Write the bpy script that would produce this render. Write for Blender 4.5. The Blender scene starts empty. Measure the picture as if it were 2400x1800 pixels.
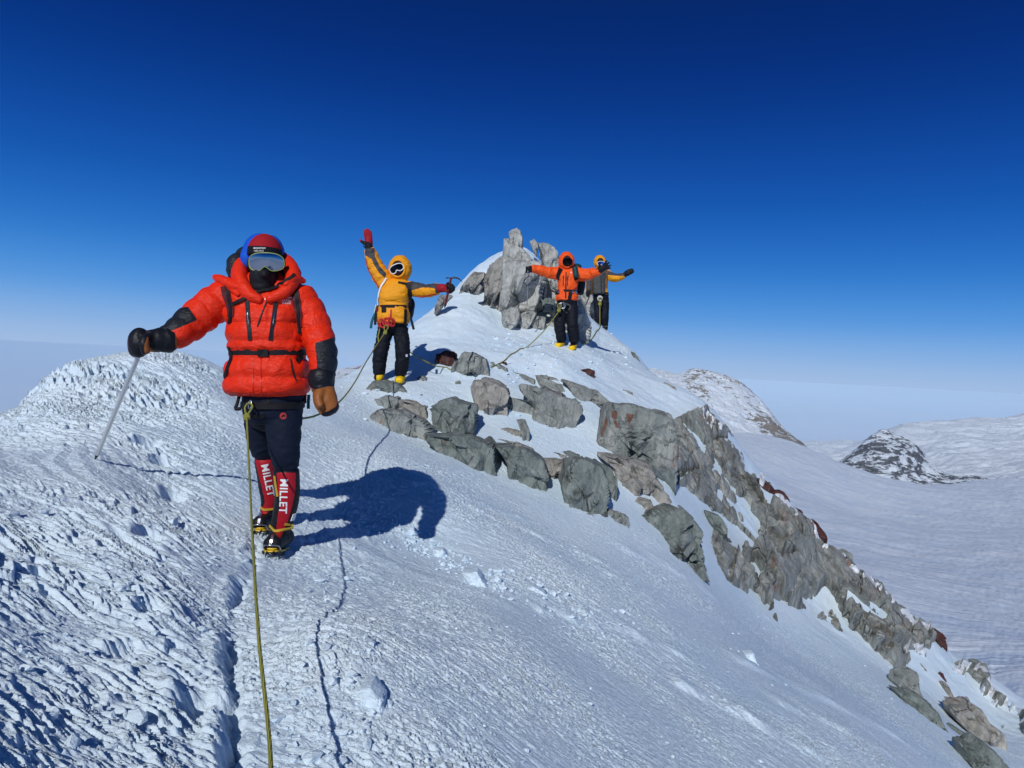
import bpy, bmesh, math, random
import numpy as np
from mathutils import Vector
from mathutils.bvhtree import BVHTree

# ------------------------------------------------------------------ camera, world, sun
F = 1750.0; CX = 1200.0; CY = 900.0; EY = 860.0
ROLL = math.radians(3.0)
CR, SR = math.cos(ROLL), math.sin(ROLL)
scn = bpy.context.scene
COL = scn.collection

def toworld(p):
    """level the photographer's slightly tilted frame: x right, y forward, z up"""
    p = np.asarray(p, float)
    x, y, z = p[..., 0], p[..., 1], p[..., 2]
    return np.stack([CR*x - SR*z, y, SR*x + CR*z], -1)

camd = bpy.data.cameras.new('camera'); cam = bpy.data.objects.new('camera', camd); COL.objects.link(cam)
camd.sensor_width = 36.0; camd.lens = 36.0*F/2400.0; camd.clip_start = 0.05; camd.clip_end = 400000.0
camd.shift_y = -(CY-EY)/2400.0
cam.location = (0, 0, 0)
cam.rotation_euler = (math.radians(90), 0, 0)
from mathutils import Matrix
cam.matrix_world = Matrix.Rotation(-ROLL, 4, 'Y') @ Matrix.Rotation(math.radians(90), 4, 'X')
scn.camera = cam

SUN = np.array([0.25, 1.0, -0.70]); SUN /= np.linalg.norm(SUN)
sw = toworld(SUN)
sd_ = bpy.data.lights.new('sun', 'SUN'); sun = bpy.data.objects.new('sun', sd_); COL.objects.link(sun)
sd_.energy = 3.0; sd_.angle = math.radians(0.53); sd_.color = (1.0, 0.98, 0.95)
sun.rotation_euler = Vector(tuple(sw)).to_track_quat('-Z', 'Y').to_euler()
sun.location = (-5, -10, 12)
sel = math.asin(-sw[2]); saz = math.atan2(-sw[0], -sw[1])

world = bpy.data.worlds.new("World"); scn.world = world; world.use_nodes = True
wn = world.node_tree.nodes; wl = world.node_tree.links
for n in list(wn): wn.remove(n)
wout = wn.new('ShaderNodeOutputWorld'); bg = wn.new('ShaderNodeBackground'); sky = wn.new('ShaderNodeTexSky')
sky.sky_type = 'NISHITA'; sky.sun_disc = False; sky.sun_elevation = sel; sky.sun_rotation = saz
sky.altitude = 4900; sky.air_density = 0.9; sky.dust_density = 0.15; sky.ozone_density = 3.5
tc = wn.new('ShaderNodeTexCoord'); sx = wn.new('ShaderNodeSeparateXYZ'); wl.new(tc.outputs['Generated'], sx.inputs[0])
rp = wn.new('ShaderNodeValToRGB'); wl.new(sx.outputs['Z'], rp.inputs[0]); rp.color_ramp.interpolation = 'B_SPLINE'
SKY = [(0.0, (.36, .50, .75)), (0.03, (.27, .455, .755)), (0.075, (.080, .31, .74)), (0.14, (.018, .170, .585)), (0.22, (.005, .088, .43)),
       (0.33, (.001, .034, .24)), (0.46, (.0002, .013, .118)), (0.7, (.005, .035, .120))]
e = rp.color_ramp.elements
while len(e) < len(SKY): e.new(0.5)
for el, (p_, c_) in zip(e, SKY): el.position = p_; el.color = (*c_, 1)
sc_ = wn.new('ShaderNodeMix'); sc_.data_type = 'RGBA'; sc_.inputs[0].default_value = 0.02
sk = wn.new('ShaderNodeVectorMath'); sk.operation = 'SCALE'; sk.inputs['Scale'].default_value = 0.10
wl.new(sky.outputs[0], sk.inputs[0]); wl.new(rp.outputs[0], sc_.inputs[6]); wl.new(sk.outputs[0], sc_.inputs[7])
wl.new(sc_.outputs[2], bg.inputs[0]); bg.inputs[1].default_value = 1.0
wl.new(bg.outputs[0], wout.inputs[0])
scn.view_settings.view_transform = 'Standard'; scn.view_settings.look = 'None'
scn.view_settings.exposure = 0.0; scn.view_settings.gamma = 1.0
scn.cycles.max_bounces = 6; scn.cycles.volume_bounces = 2

# ------------------------------------------------------------------ helpers
def at(px, py, d):
    return np.array([(px-CX)/F*d, d, (EY-py)/F*d])

def hash2(ix, iy, seed):
    h = (ix.astype(np.int64)*374761393 + iy.astype(np.int64)*668265263 + seed*1274126177) & 0xFFFFFFFF
    h = ((h ^ (h >> 13))*1274126177) & 0xFFFFFFFF
    return ((h ^ (h >> 16)) & 0xFFFFFF).astype(np.float64)/16777216.0

def perlin2(x, y, seed=0):
    ix = np.floor(x); iy = np.floor(y); fx = x-ix; fy = y-iy
    ux = fx*fx*fx*(fx*(fx*6-15)+10); uy = fy*fy*fy*(fy*(fy*6-15)+10)
    def g(a, b, dx, dy):
        t = hash2(ix+a, iy+b, seed)*2*np.pi
        return np.cos(t)*dx + np.sin(t)*dy
    n00 = g(0, 0, fx, fy); n10 = g(1, 0, fx-1, fy); n01 = g(0, 1, fx, fy-1); n11 = g(1, 1, fx-1, fy-1)
    return ((n00*(1-ux)+n10*ux)*(1-uy) + (n01*(1-ux)+n11*ux)*uy)*1.5

def fbm2(x, y, seed=0, o=4, g=0.5, l=2.03):
    s = 0; a = 1.0; t = 0
    for i in range(o):
        s = s + a*perlin2(x, y, seed+i*17); t += a; a *= g; x = x*l+3.1; y = y*l-1.7
    return s/t

def vor2(x, y, seed=0, jit=0.9):
    """nearest and second distance, and a random value of the nearest cell"""
    ix = np.floor(x); iy = np.floor(y)
    f1 = np.full(x.shape, 9.0); f2 = np.full(x.shape, 9.0); cid = np.zeros(x.shape)
    for a in (-1, 0, 1):
        for b in (-1, 0, 1):
            cx = ix+a; cy = iy+b
            px = cx+0.5+jit*(hash2(cx, cy, seed)-.5); py = cy+0.5+jit*(hash2(cx, cy, seed+7)-.5)
            d = np.hypot(x-px, y-py); r = hash2(cx, cy, seed+13)
            m = d < f1
            f2 = np.where(m, f1, np.minimum(f2, d)); cid = np.where(m, r, cid); f1 = np.where(m, d, f1)
    return f1, f2, cid

def hash3(ix, iy, iz, seed):
    return hash2(ix + iz*131.0, iy + iz*57.0 + 11*ix, seed)

def noise3(p, seed=0):
    x, y, z = p[..., 0], p[..., 1], p[..., 2]
    ix = np.floor(x); iy = np.floor(y); iz = np.floor(z); fx = x-ix; fy = y-iy; fz = z-iz
    ux = fx*fx*(3-2*fx); uy = fy*fy*(3-2*fy); uz = fz*fz*(3-2*fz)
    r = 0
    for a in (0, 1):
        for b in (0, 1):
            for c in (0, 1):
                w = (ux if a else 1-ux)*(uy if b else 1-uy)*(uz if c else 1-uz)
                r = r + w*hash3(ix+a, iy+b, iz+c, seed)
    return r*2-1

def vor3(p, seed=0):
    """nearest cell: distance, offset from the cell point, random direction of the cell"""
    ip = np.floor(p); f1 = np.full(p.shape[:-1], 9.0); off = np.zeros(p.shape); rd = np.zeros(p.shape)
    for a in (-1, 0, 1):
        for b in (-1, 0, 1):
            for c in (-1, 0, 1):
                q = ip+np.array([a, b, c]); h = [hash3(q[..., 0], q[..., 1], q[..., 2], seed+i*101) for i in range(5)]
                pt = q+0.1+0.8*np.stack(h[:3], -1); d = np.linalg.norm(p-pt, axis=-1); m = d < f1
                f1 = np.where(m, d, f1); off = np.where(m[..., None], p-pt, off)
                r = np.stack([h[3]*2-1, h[4]*2-1, h[0]*2-1], -1); rd = np.where(m[..., None], r, rd)
    return f1, off, rd

def fbm3(p, seed=0, o=4, g=0.5):
    s = 0; a = 1.0; t = 0
    for i in range(o):
        s = s + a*noise3(p, seed+i*31); t += a; a *= g; p = p*2.07+5.3
    return s/t

def sstep(a, b, x):
    t = np.clip((x-a)/(b-a), 0, 1); return t*t*(3-2*t)

def new_mesh(name, V, Fq, smooth=True, world_space=False):
    """V (n,3) in photo frame; Fq list of faces or (m,k) int array"""
    V = np.asarray(V, float)
    if not world_space: V = toworld(V)
    me = bpy.data.meshes.new(name)
    if isinstance(Fq, np.ndarray):
        m, k = Fq.shape
        me.vertices.add(len(V)); me.vertices.foreach_set('co', V.astype(np.float32).ravel())
        me.loops.add(m*k); me.loops.foreach_set('vertex_index', Fq.astype(np.int32).ravel())
        me.polygons.add(m)
        me.polygons.foreach_set('loop_start', np.arange(0, m*k, k, dtype=np.int32))
        me.polygons.foreach_set('loop_total', np.full(m, k, dtype=np.int32))
        me.update(calc_edges=True)
    else:
        me.from_pydata([tuple(v) for v in V], [], [tuple(int(i) for i in f) for f in Fq]); me.update()
    me.polygons.foreach_set('use_smooth', np.full(len(me.polygons), smooth))
    me.validate()
    return me

def link(name, me, mat=None, parent=None, root=None):
    """root: world location of the thing's Empty; part meshes are stored relative to it"""
    if root is not None: me.transform(Matrix.Translation(-Vector(tuple(root))))
    o = bpy.data.objects.new(name, me); COL.objects.link(o)
    if mat is not None:
        for m in (mat if isinstance(mat, (list, tuple)) else [mat]): me.materials.append(m)
    if parent is not None: o.parent = parent
    elif root is not None: o.location = tuple(root)
    return o

def tag(o, label=None, cat=None, group=None, kind=None):
    if label: o['label'] = label
    if cat: o['category'] = cat
    if group: o['group'] = group
    if kind: o['kind'] = kind
    return o

def empty(name, loc_img, label, cat, group=None):
    o = bpy.data.objects.new(name, None); COL.objects.link(o)
    o.location = tuple(toworld(loc_img)); o.empty_display_size = 0.2
    tag(o, label, cat, group)
    return o

def grid_faces(n, m):
    i = np.arange((n-1)*(m-1)); r = i//(m-1); c = i % (m-1)
    a = r*m+c
    return np.stack([a, a+1, a+m+1, a+m], 1)

def set_attr(me, name, val):
    at_ = me.attributes.new(name, 'FLOAT', 'POINT'); at_.data.foreach_set('value', np.asarray(val, np.float32).ravel())

def poly_sd(px, py, poly):
    """signed distance to a polygon, positive inside"""
    P = np.asarray(poly, float); d2 = np.full(px.shape, 1e18); inside = np.zeros(px.shape, bool)
    n = len(P)
    for i in range(n):
        ax, ay = P[i]; bx, by = P[(i+1) % n]
        ex, ey = bx-ax, by-ay
        t = np.clip(((px-ax)*ex+(py-ay)*ey)/(ex*ex+ey*ey+1e-9), 0, 1)
        d2 = np.minimum(d2, (px-ax-t*ex)**2+(py-ay-t*ey)**2)
        c = ((ay > py) != (by > py))
        xi = ax + (py-ay)/(by-ay+1e-12)*ex
        inside ^= c & (px < xi)
    d = np.sqrt(d2)
    return np.where(inside, d, -d)

# ------------------------------------------------------------------ material helpers
class NT:
    def __init__(s, name):
        s.m = bpy.data.materials.new(name); s.m.use_nodes = True
        s.t = s.m.node_tree; s.n = s.t.nodes; s.l = s.t.links
        s.b = s.n['Principled BSDF']
    def node(s, typ, **kw):
        n = s.n.new(typ)
        for k, v in kw.items(): setattr(n, k, v)
        return n
    def put(s, sock, v):
        if hasattr(v, 'links') or isinstance(v, bpy.types.NodeSocket): s.l.new(v, sock)
        elif isinstance(v, (tuple, list)) and len(v) == 3 and sock.type == 'RGBA': sock.default_value = (*v, 1)
        else: sock.default_value = v
    def coord(s, kind='Object', scale=(1, 1, 1), rot=(0, 0, 0)):
        c = s.node('ShaderNodeTexCoord'); mp = s.node('ShaderNodeMapping')
        mp.inputs['Scale'].default_value = scale; mp.inputs['Rotation'].default_value = rot
        s.l.new(c.outputs[kind], mp.inputs[0]); return mp.outputs[0]
    def noise(s, vec, scale, detail=4, rough=0.5, dist=0.0):
        n = s.node('ShaderNodeTexNoise'); s.l.new(vec, n.inputs['Vector'])
        n.inputs['Scale'].default_value = scale; n.inputs['Detail'].default_value = detail
        n.inputs['Roughness'].default_value = rough; n.inputs['Distortion'].default_value = dist
        return n.outputs[0]
    def ramp(s, fac, stops):
        r = s.node('ShaderNodeValToRGB'); s.l.new(fac, r.inputs[0]); e = r.color_ramp.elements
        while len(e) < len(stops): e.new(0.5)
        for el, (p, c) in zip(e, stops):
            el.position = p; el.color = (*c, 1) if isinstance(c, (tuple, list)) else (c, c, c, 1)
        return r.outputs[0]
    def mix(s, fac, a, b, blend='MIX'):
        x = s.node('ShaderNodeMix', data_type='RGBA', blend_type=blend)
        s.put(x.inputs[0], fac); s.put(x.inputs[6], a); s.put(x.inputs[7], b); return x.outputs[2]
    def math(s, op, a, b=0.0):
        x = s.node('ShaderNodeMath', operation=op); s.put(x.inputs[0], a); s.put(x.inputs[1], b); return x.outputs[0]
    def attr(s, name):
        a = s.node('ShaderNodeAttribute', attribute_name=name); return a.outputs['Fac']
    def bump(s, h, strength=0.5, dist=0.01):
        b = s.node('ShaderNodeBump'); b.inputs['Strength'].default_value = strength; b.inputs['Distance'].default_value = dist
        s.l.new(h, b.inputs['Height']); s.l.new(b.outputs[0], s.b.inputs['Normal']); return b
    def base(s, v): s.put(s.b.inputs['Base Color'], v)
    def rough(s, v): s.put(s.b.inputs['Roughness'], v)

def mat_plain(name, col, rough=0.6, metal=0.0, bump=None, vary=0.0, coat=0.0, spec=None):
    if spec is None and not metal and max(col) < 0.15: spec = 0.2
    t = NT(name); t.rough(rough); t.b.inputs['Metallic'].default_value = metal
    if coat: t.b.inputs['Coat Weight'].default_value = coat
    if spec is not None: t.b.inputs['Specular IOR Level'].default_value = spec
    if vary:
        v = t.noise(t.coord(), 14, 4)
        d = tuple(c*(1-vary) for c in col); u = tuple(min(1, c*(1+vary)) for c in col)
        t.base(t.ramp(v, [(0.3, d), (0.7, u)]))
    else: t.base(col)
    if bump:
        sc, st, ds = bump
        t.bump(t.noise(t.coord(), sc, 5, 0.6), st, ds)
    return t.m

def mat_snow():
    t = NT('snow')
    co = t.coord()
    n1 = t.noise(co, 1.1, 4)
    t.base(t.ramp(n1, [(0.3, (0.66, 0.815, 0.93)), (0.7, (0.75, 0.87, 0.955))]))
    t.rough(0.55); t.b.inputs['Specular IOR Level'].default_value = 0.25
    a = t.noise(t.coord(scale=(26, 70, 50)), 1.0, 6, 0.68, 0.8)
    b = t.noise(co, 220, 3, 0.6)
    h = t.math('ADD', a, t.math('MULTIPLY', b, 0.25))
    t.bump(h, 0.8, 0.012)
    return t.m

def mat_rock(name, dark=(0.10, 0.12, 0.105), mid=(0.23, 0.25, 0.225), light=(0.38, 0.375, 0.33), rust=0.5,
             ang=0.5, sc=1.0, snow_attr=False, red=False, stain=False):
    t = NT(name)
    co = t.coord(rot=(0, ang, 0.3)); st = t.coord(scale=(1.0, 1.0, 0.35), rot=(0.2, ang, 0.1))
    big = t.noise(co, 0.9*sc, 5, 0.6, 0.4)
    med = t.noise(st, 3.2*sc, 6, 0.65, 0.5)
    fin = t.noise(st, 16*sc, 6, 0.7, 0.3)
    c = t.ramp(big, [(0.36, dark), (0.5, mid), (0.66, light)])
    c = t.mix(0.5, c, t.ramp(med, [(0.35, tuple(x*0.55 for x in mid)), (0.5, mid), (0.68, light)]))
    c = t.mix(0.5, c, t.ramp(fin, [(0.33, tuple(x*0.45 for x in mid)), (0.62, tuple(min(1, x*1.15) for x in light))]))
    wv = t.node('ShaderNodeTexWave'); wv.bands_direction = 'Z'; t.l.new(t.coord(rot=(0.15, ang+0.25, 0.1)), wv.inputs[0])
    wv.inputs['Scale'].default_value = 1.5*sc; wv.inputs['Distortion'].default_value = 11.0; wv.inputs['Detail'].default_value = 5; wv.inputs['Detail Scale'].default_value = 2.6; wv.inputs['Detail Roughness'].default_value = 0.7
    strata = t.math('MAXIMUM', t.ramp(wv.outputs[0], [(0.01, 0.0), (0.13, 1.0)]), t.ramp(t.noise(co, 1.1*sc, 3), [(0.42, 1.0), (0.56, 0.0)]))
    c = t.mix(t.math('MULTIPLY', t.math('SUBTRACT', 1.0, strata), 0.42), c, tuple(x*0.32 for x in mid))
    # dark and pale runs down the faces
    run = t.noise(t.coord(scale=(5, 5, 0.7), rot=(0.0, ang*0.6, 0)), 1.1*sc, 5, 0.65, 0.4)
    c = t.mix(0.5, c, t.ramp(run, [(0.38, tuple(x*0.5 for x in mid)), (0.52, mid), (0.66, tuple(min(1, x*1.1) for x in light))]))
    def edges(scale, rot, k, w):
        v = t.coord(scale=(1, 1, k), rot=rot)
        vm = t.node('ShaderNodeVectorMath', operation='ADD'); t.l.new(v, vm.inputs[0])
        nz = t.node('ShaderNodeTexNoise'); t.l.new(v, nz.inputs['Vector']); nz.inputs['Scale'].default_value = scale*1.5; nz.inputs['Detail'].default_value = 4
        sv = t.node('ShaderNodeVectorMath', operation='SCALE'); sv.inputs['Scale'].default_value = 0.35/scale; t.l.new(nz.outputs['Color'], sv.inputs[0]); t.l.new(sv.outputs[0], vm.inputs[1])
        vo = t.node('ShaderNodeTexVoronoi', feature='DISTANCE_TO_EDGE'); vo.inputs['Scale'].default_value = scale; t.l.new(vm.outputs[0], vo.inputs['Vector'])
        return t.ramp(vo.outputs['Distance'], [(0.0, 1.0), (w, 0.0)])
    vein = edges(1.3*sc, (0, ang+0.5, 0.4), 0.6, 0.012)
    msk = t.ramp(t.noise(co, 1.7*sc, 3), [(0.48, 0.0), (0.6, 1.0)])
    c = t.mix(t.math('MULTIPLY', t.math('MULTIPLY', vein, msk), 0.5), c, (0.46, 0.45, 0.40))
    crack = t.math('MULTIPLY', edges(1.1*sc, (0.3, ang-0.2, 0.2), 0.5, 0.018), t.ramp(t.noise(co, 1.3*sc, 3), [(0.45, 0.0), (0.55, 1.0)]))
    c = t.mix(t.math('MULTIPLY', crack, 0.6), c, (0.04, 0.04, 0.035))
    if rust:
        rn = t.noise(t.coord(scale=(1.6, 1.6, 0.6)), 1.6*sc, 6, 0.7, 0.9)
        c = t.mix(t.ramp(rn, [(0.64-0.10*rust, 0.0), (0.70-0.10*rust, min(1, rust*1.1))]), c, (0.22, 0.085, 0.04))
    if stain:
        sf = t.ramp(t.math('ADD', t.attr('stain'), t.math('MULTIPLY', t.math('SUBTRACT', run, 0.5), 0.9)), [(0.50, 0.0), (0.62, 0.85)])
        c = t.mix(sf, c, (0.17, 0.055, 0.03))
    if red:
        rn = t.noise(co, 3.0*sc, 6, 0.7, 0.9)
        c = t.mix(t.ramp(rn, [(0.35, 0.95), (0.6, 0.35)]), c, (0.075, 0.018, 0.018))
    h = t.math('ADD', t.math('MULTIPLY', med, 1.2), t.math('ADD', t.math('MULTIPLY', fin, 0.5), t.math('MULTIPLY', t.math('ADD', t.math('SUBTRACT', 1.0, strata), crack), -0.5)))
    rough = 0.85
    if snow_attr:
        sn = t.attr('snow'); f = t.ramp(t.math('ADD', sn, t.math('MULTIPLY', t.math('SUBTRACT', fin, 0.5), 0.5)), [(0.49, 0.0), (0.53, 1.0)])
        c = t.mix(f, c, (0.84, 0.87, 0.91))
    t.base(c); t.rough(rough); t.b.inputs['Specular IOR Level'].default_value = 0.3
    t.bump(h, 1.0, 0.07/sc)
    return t.m

M_SNOW = mat_snow()
# ------------------------------------------------------------------ main ridge surface
# control points: pixel column, pixel row, distance ahead in metres
CP = [
 # left hump
 (-500,1800,1.25),(-500,1300,2.1),(-500,1080,3.2),(-500,1200,4.8),(-500,1900,8),(-500,3000,18),
 (0,1800,1.5),(0,1400,2.35),(0,1180,3.3),(0,1040,4.6),(0,985,5.6),(0,1030,6.6),(0,1500,9.8),(0,2600,20),
 (120,900,6.6),(225,1078,4.35),(230,1430,2.55),(230,1780,1.72),(225,940,6.1),(225,852,7.8),(230,880,8.9),(230,1250,13),(230,2200,22),
 (330,832,8.2),(400,1790,1.82),(400,1440,2.7),(400,1180,4.3),(400,960,6.4),(400,826,8.7),(400,860,9.9),(400,1150,14),(400,1900,24),
 (530,870,8.8),(560,1790,1.97),(560,1510,2.8),(560,1340,3.75),(570,1120,5.1),(575,970,6.8),(580,885,9.3),(580,930,12),(580,1500,24),
 (655,1300,4.3),(630,1238,4.6),(650,1790,2.0),(650,1510,2.75),(655,1120,5.7),(655,980,7.8),(660,900,10.0),(660,1000,13),(660,1500,24),
 (755,1480,2.72),(823,1800,2.03),(800,1272,4.8),(800,1120,6.2),(800,1000,8.2),(800,930,9.8),(800,896,11.0),(800,960,14),(800,1400,24),
 (954,1105,6.7),(974,1250,5.66),(1016,1181,6.1),
 (910,893,10.7),(940,896,10.7),(910,850,11.8),(895,815,13.0),(885,860,15),(890,1200,24),
 (969,880,11.3),(969,805,13),(969,757,14.3),(969,850,17),(969,1100,26),
 (1050,872,11.6),(1050,790,13.3),(1050,690,15.8),(1050,760,19),(1050,1000,27),
 (1124,862,11.8),(1124,740,14.5),(1124,617,17),(1124,700,21),(1124,900,28),
 (1180,852,12.2),(1180,775,14.3),(1180,690,16),(1180,588,18),(1180,680,22),(1180,900,30),
 (1235,850,12.5),(1235,772,14.7),(1235,700,16),(1235,578,18),(1235,690,22),
 (1280,630,18),(1310,850,12.8),(1310,775,14.9),(1325,690,17.3),(1320,780,22),(1320,1000,30),
 (1312,812,14),(1341,817,14),(1372,799,16),(1402,796,16.7),(1428,797,17.0),(1402,768,18.4),(1420,772,18.4),(1415,800,20.5),(1420,1000,28),
 (1446,790,17.8),(1487,823,16.8),(1508,854,16.3),(1550,890,15.3),(1500,930,20),(1500,1200,28),
 # middle
 (870,1000,8.9),(870,930,10.2),(1000,1025,9.4),(1000,930,10.4),(1100,1025,9.4),(1161,1115,8.4),(1025,1058,8.5),(1100,965,10.4),
 (1289,1150,8.5),(1400,1192,8.4),(1200,1010,10),(1330,1010,10.5),(1375,1050,10.1),(1370,960,11.2),(1150,890,11.5),(1250,885,12.2),
 (1400,875,13.2),(1500,930,13),(1540,940,13.2),(1570,1165,10),(1480,1180,9.2),(1400,830,14),(1450,860,14.2),
 (1000,1150,6.35),(1150,1210,6.6),(1300,1260,6.9),
 # lower right edge of the snow
 (1560,1245,9.0),(1640,1310,9.3),(1740,1400,9.7),(1830,1460,10.2),(1960,1510,10.8),(2060,1580,10.6),(2130,1630,10.2),(2250,1730,9.6),(2330,1800,9.2),(2450,1900,8.8),
 # ridge skyline on the right
 (1590,903,14.6),(1650,941,14.4),(1704,1003,14),(1747,1104,13.6),(1812,1147,13.5),(1850,1180,13.5),(1937,1277,13.4),(2008,1335,13.5),(2067,1378,13.7),
 (2130,1440,13.8),(2214,1514,14),(2312,1580,14.2),(2398,1660,14.5),(2600,1850,15),(2900,2100,16),
 (1620,1100,18),(1800,1400,18),(2000,1700,18),(2300,2100,19),(2700,2500,20),(1700,1700,26),(2200,2600,28),(2900,3300,30),
 (1700,1200,11.6),(1800,1290,11.8),(1900,1400,12),(2100,1540,12),(2300,1690,12),
 # near right slope
 (1200,1800,2.4),(1200,1500,3.75),(1200,1350,5.1),(1200,1240,6.3),
 (1600,1800,3.3),(1600,1560,5.0),(1600,1390,7.3),(2000,1800,4.8),(2000,1650,7.3),(1900,1570,8.6),(1400,1800,2.8),(1400,1500,4.6),(1400,1330,6.4),
 (2400,2000,6),(2400,2250,4),(2000,2050,3.3),(1600,2050,2.4),(2800,2500,5),(2900,2200,8.5),
]
near = [(-500,1.05,-.70),(0,1.05,-.85),(400,1.05,-.97),(600,1.05,-1.02),(900,1.1,-1.1),(1200,1.1,-1.2),(1600,1.2,-1.38),(2000,1.3,-1.6),(2400,1.4,-1.9),(3000,1.6,-2.4),
        (0,.5,-.85),(600,.5,-1.0),(1200,.5,-1.12),(1800,.5,-1.25),(2400,.5,-1.4),(3000,.5,-1.5),(-500,.5,-.72)]
cu = [(a-CX)/F for a, b, d in CP]; cl = [math.log(d) for a, b, d in CP]; cz = [(EY-b)/F*d for a, b, d in CP]
for a, d, z in near: cu.append((a-CX)/F); cl.append(math.log(d)); cz.append(z)

class TPS:
    def __init__(s, a, b, z, ka=1.6, lam=6e-4):
        s.a = np.array(a)*ka; s.b = np.array(b); s.ka = ka; z = np.array(z); n = len(z)
        K = s.k(np.hypot(s.a[:, None]-s.a[None], s.b[:, None]-s.b[None])) + lam*np.eye(n)
        P = np.stack([np.ones(n), s.a, s.b], 1)
        A = np.block([[K, P], [P.T, np.zeros((3, 3))]])
        s.w = np.linalg.solve(A, np.concatenate([z, np.zeros(3)]))
    @staticmethod
    def k(r): return np.where(r > 1e-9, r*r*np.log(r+1e-12), 0)
    def __call__(s, a, b):
        a = np.asarray(a)*s.ka; b = np.asarray(b); sh = a.shape; a = a.ravel(); b = b.ravel()
        out = s.w[-3] + s.w[-2]*a + s.w[-1]*b
        for i in range(len(s.a)):
            out = out + s.w[i]*s.k(np.hypot(a-s.a[i], b-s.b[i]))
        return out.reshape(sh)

tps = TPS(cu, cl, cz)
U0, U1, L0, L1 = -1.05, 1.05, math.log(0.5), math.log(34.0)
cg_u = np.linspace(U0, U1, 170); cg_l = np.linspace(L0, L1, 260)
CGZ = tps(*np.meshgrid(cg_u, cg_l))          # rows: l, cols: u

def bilin(G, gu, gl, u, l):
    iu = np.clip((u-gu[0])/(gu[1]-gu[0]), 0, len(gu)-1.0001); il = np.clip((l-gl[0])/(gl[1]-gl[0]), 0, len(gl)-1.0001)
    # cubic smoothing of the parameter keeps the patch free of facets
    i = iu.astype(int); j = il.astype(int); a = iu-i; b = il-j
    return (G[j, i]*(1-a)+G[j, i+1]*a)*(1-b) + (G[j+1, i]*(1-a)+G[j+1, i+1]*a)*b

def zbase(x, y):
    return bilin(CGZ, cg_u, cg_l, x/y, np.log(y))

def hit(px, py, dmin=1.2, dmax=33):
    """distance at which the sight line through a pixel meets the ridge"""
    l = np.linspace(math.log(dmin), math.log(dmax), 900); y = np.exp(l); u = (px-CX)/F
    z = zbase(u*y, y); q = (EY-py)/F*y
    k = np.nonzero(z >= q)[0]
    return float(y[k[0]]) if len(k) else None

def ground(px, py, dflt=10.0, **k):
    d = hit(px, py, **k)
    return at(px, py, d if d else dflt)

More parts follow.
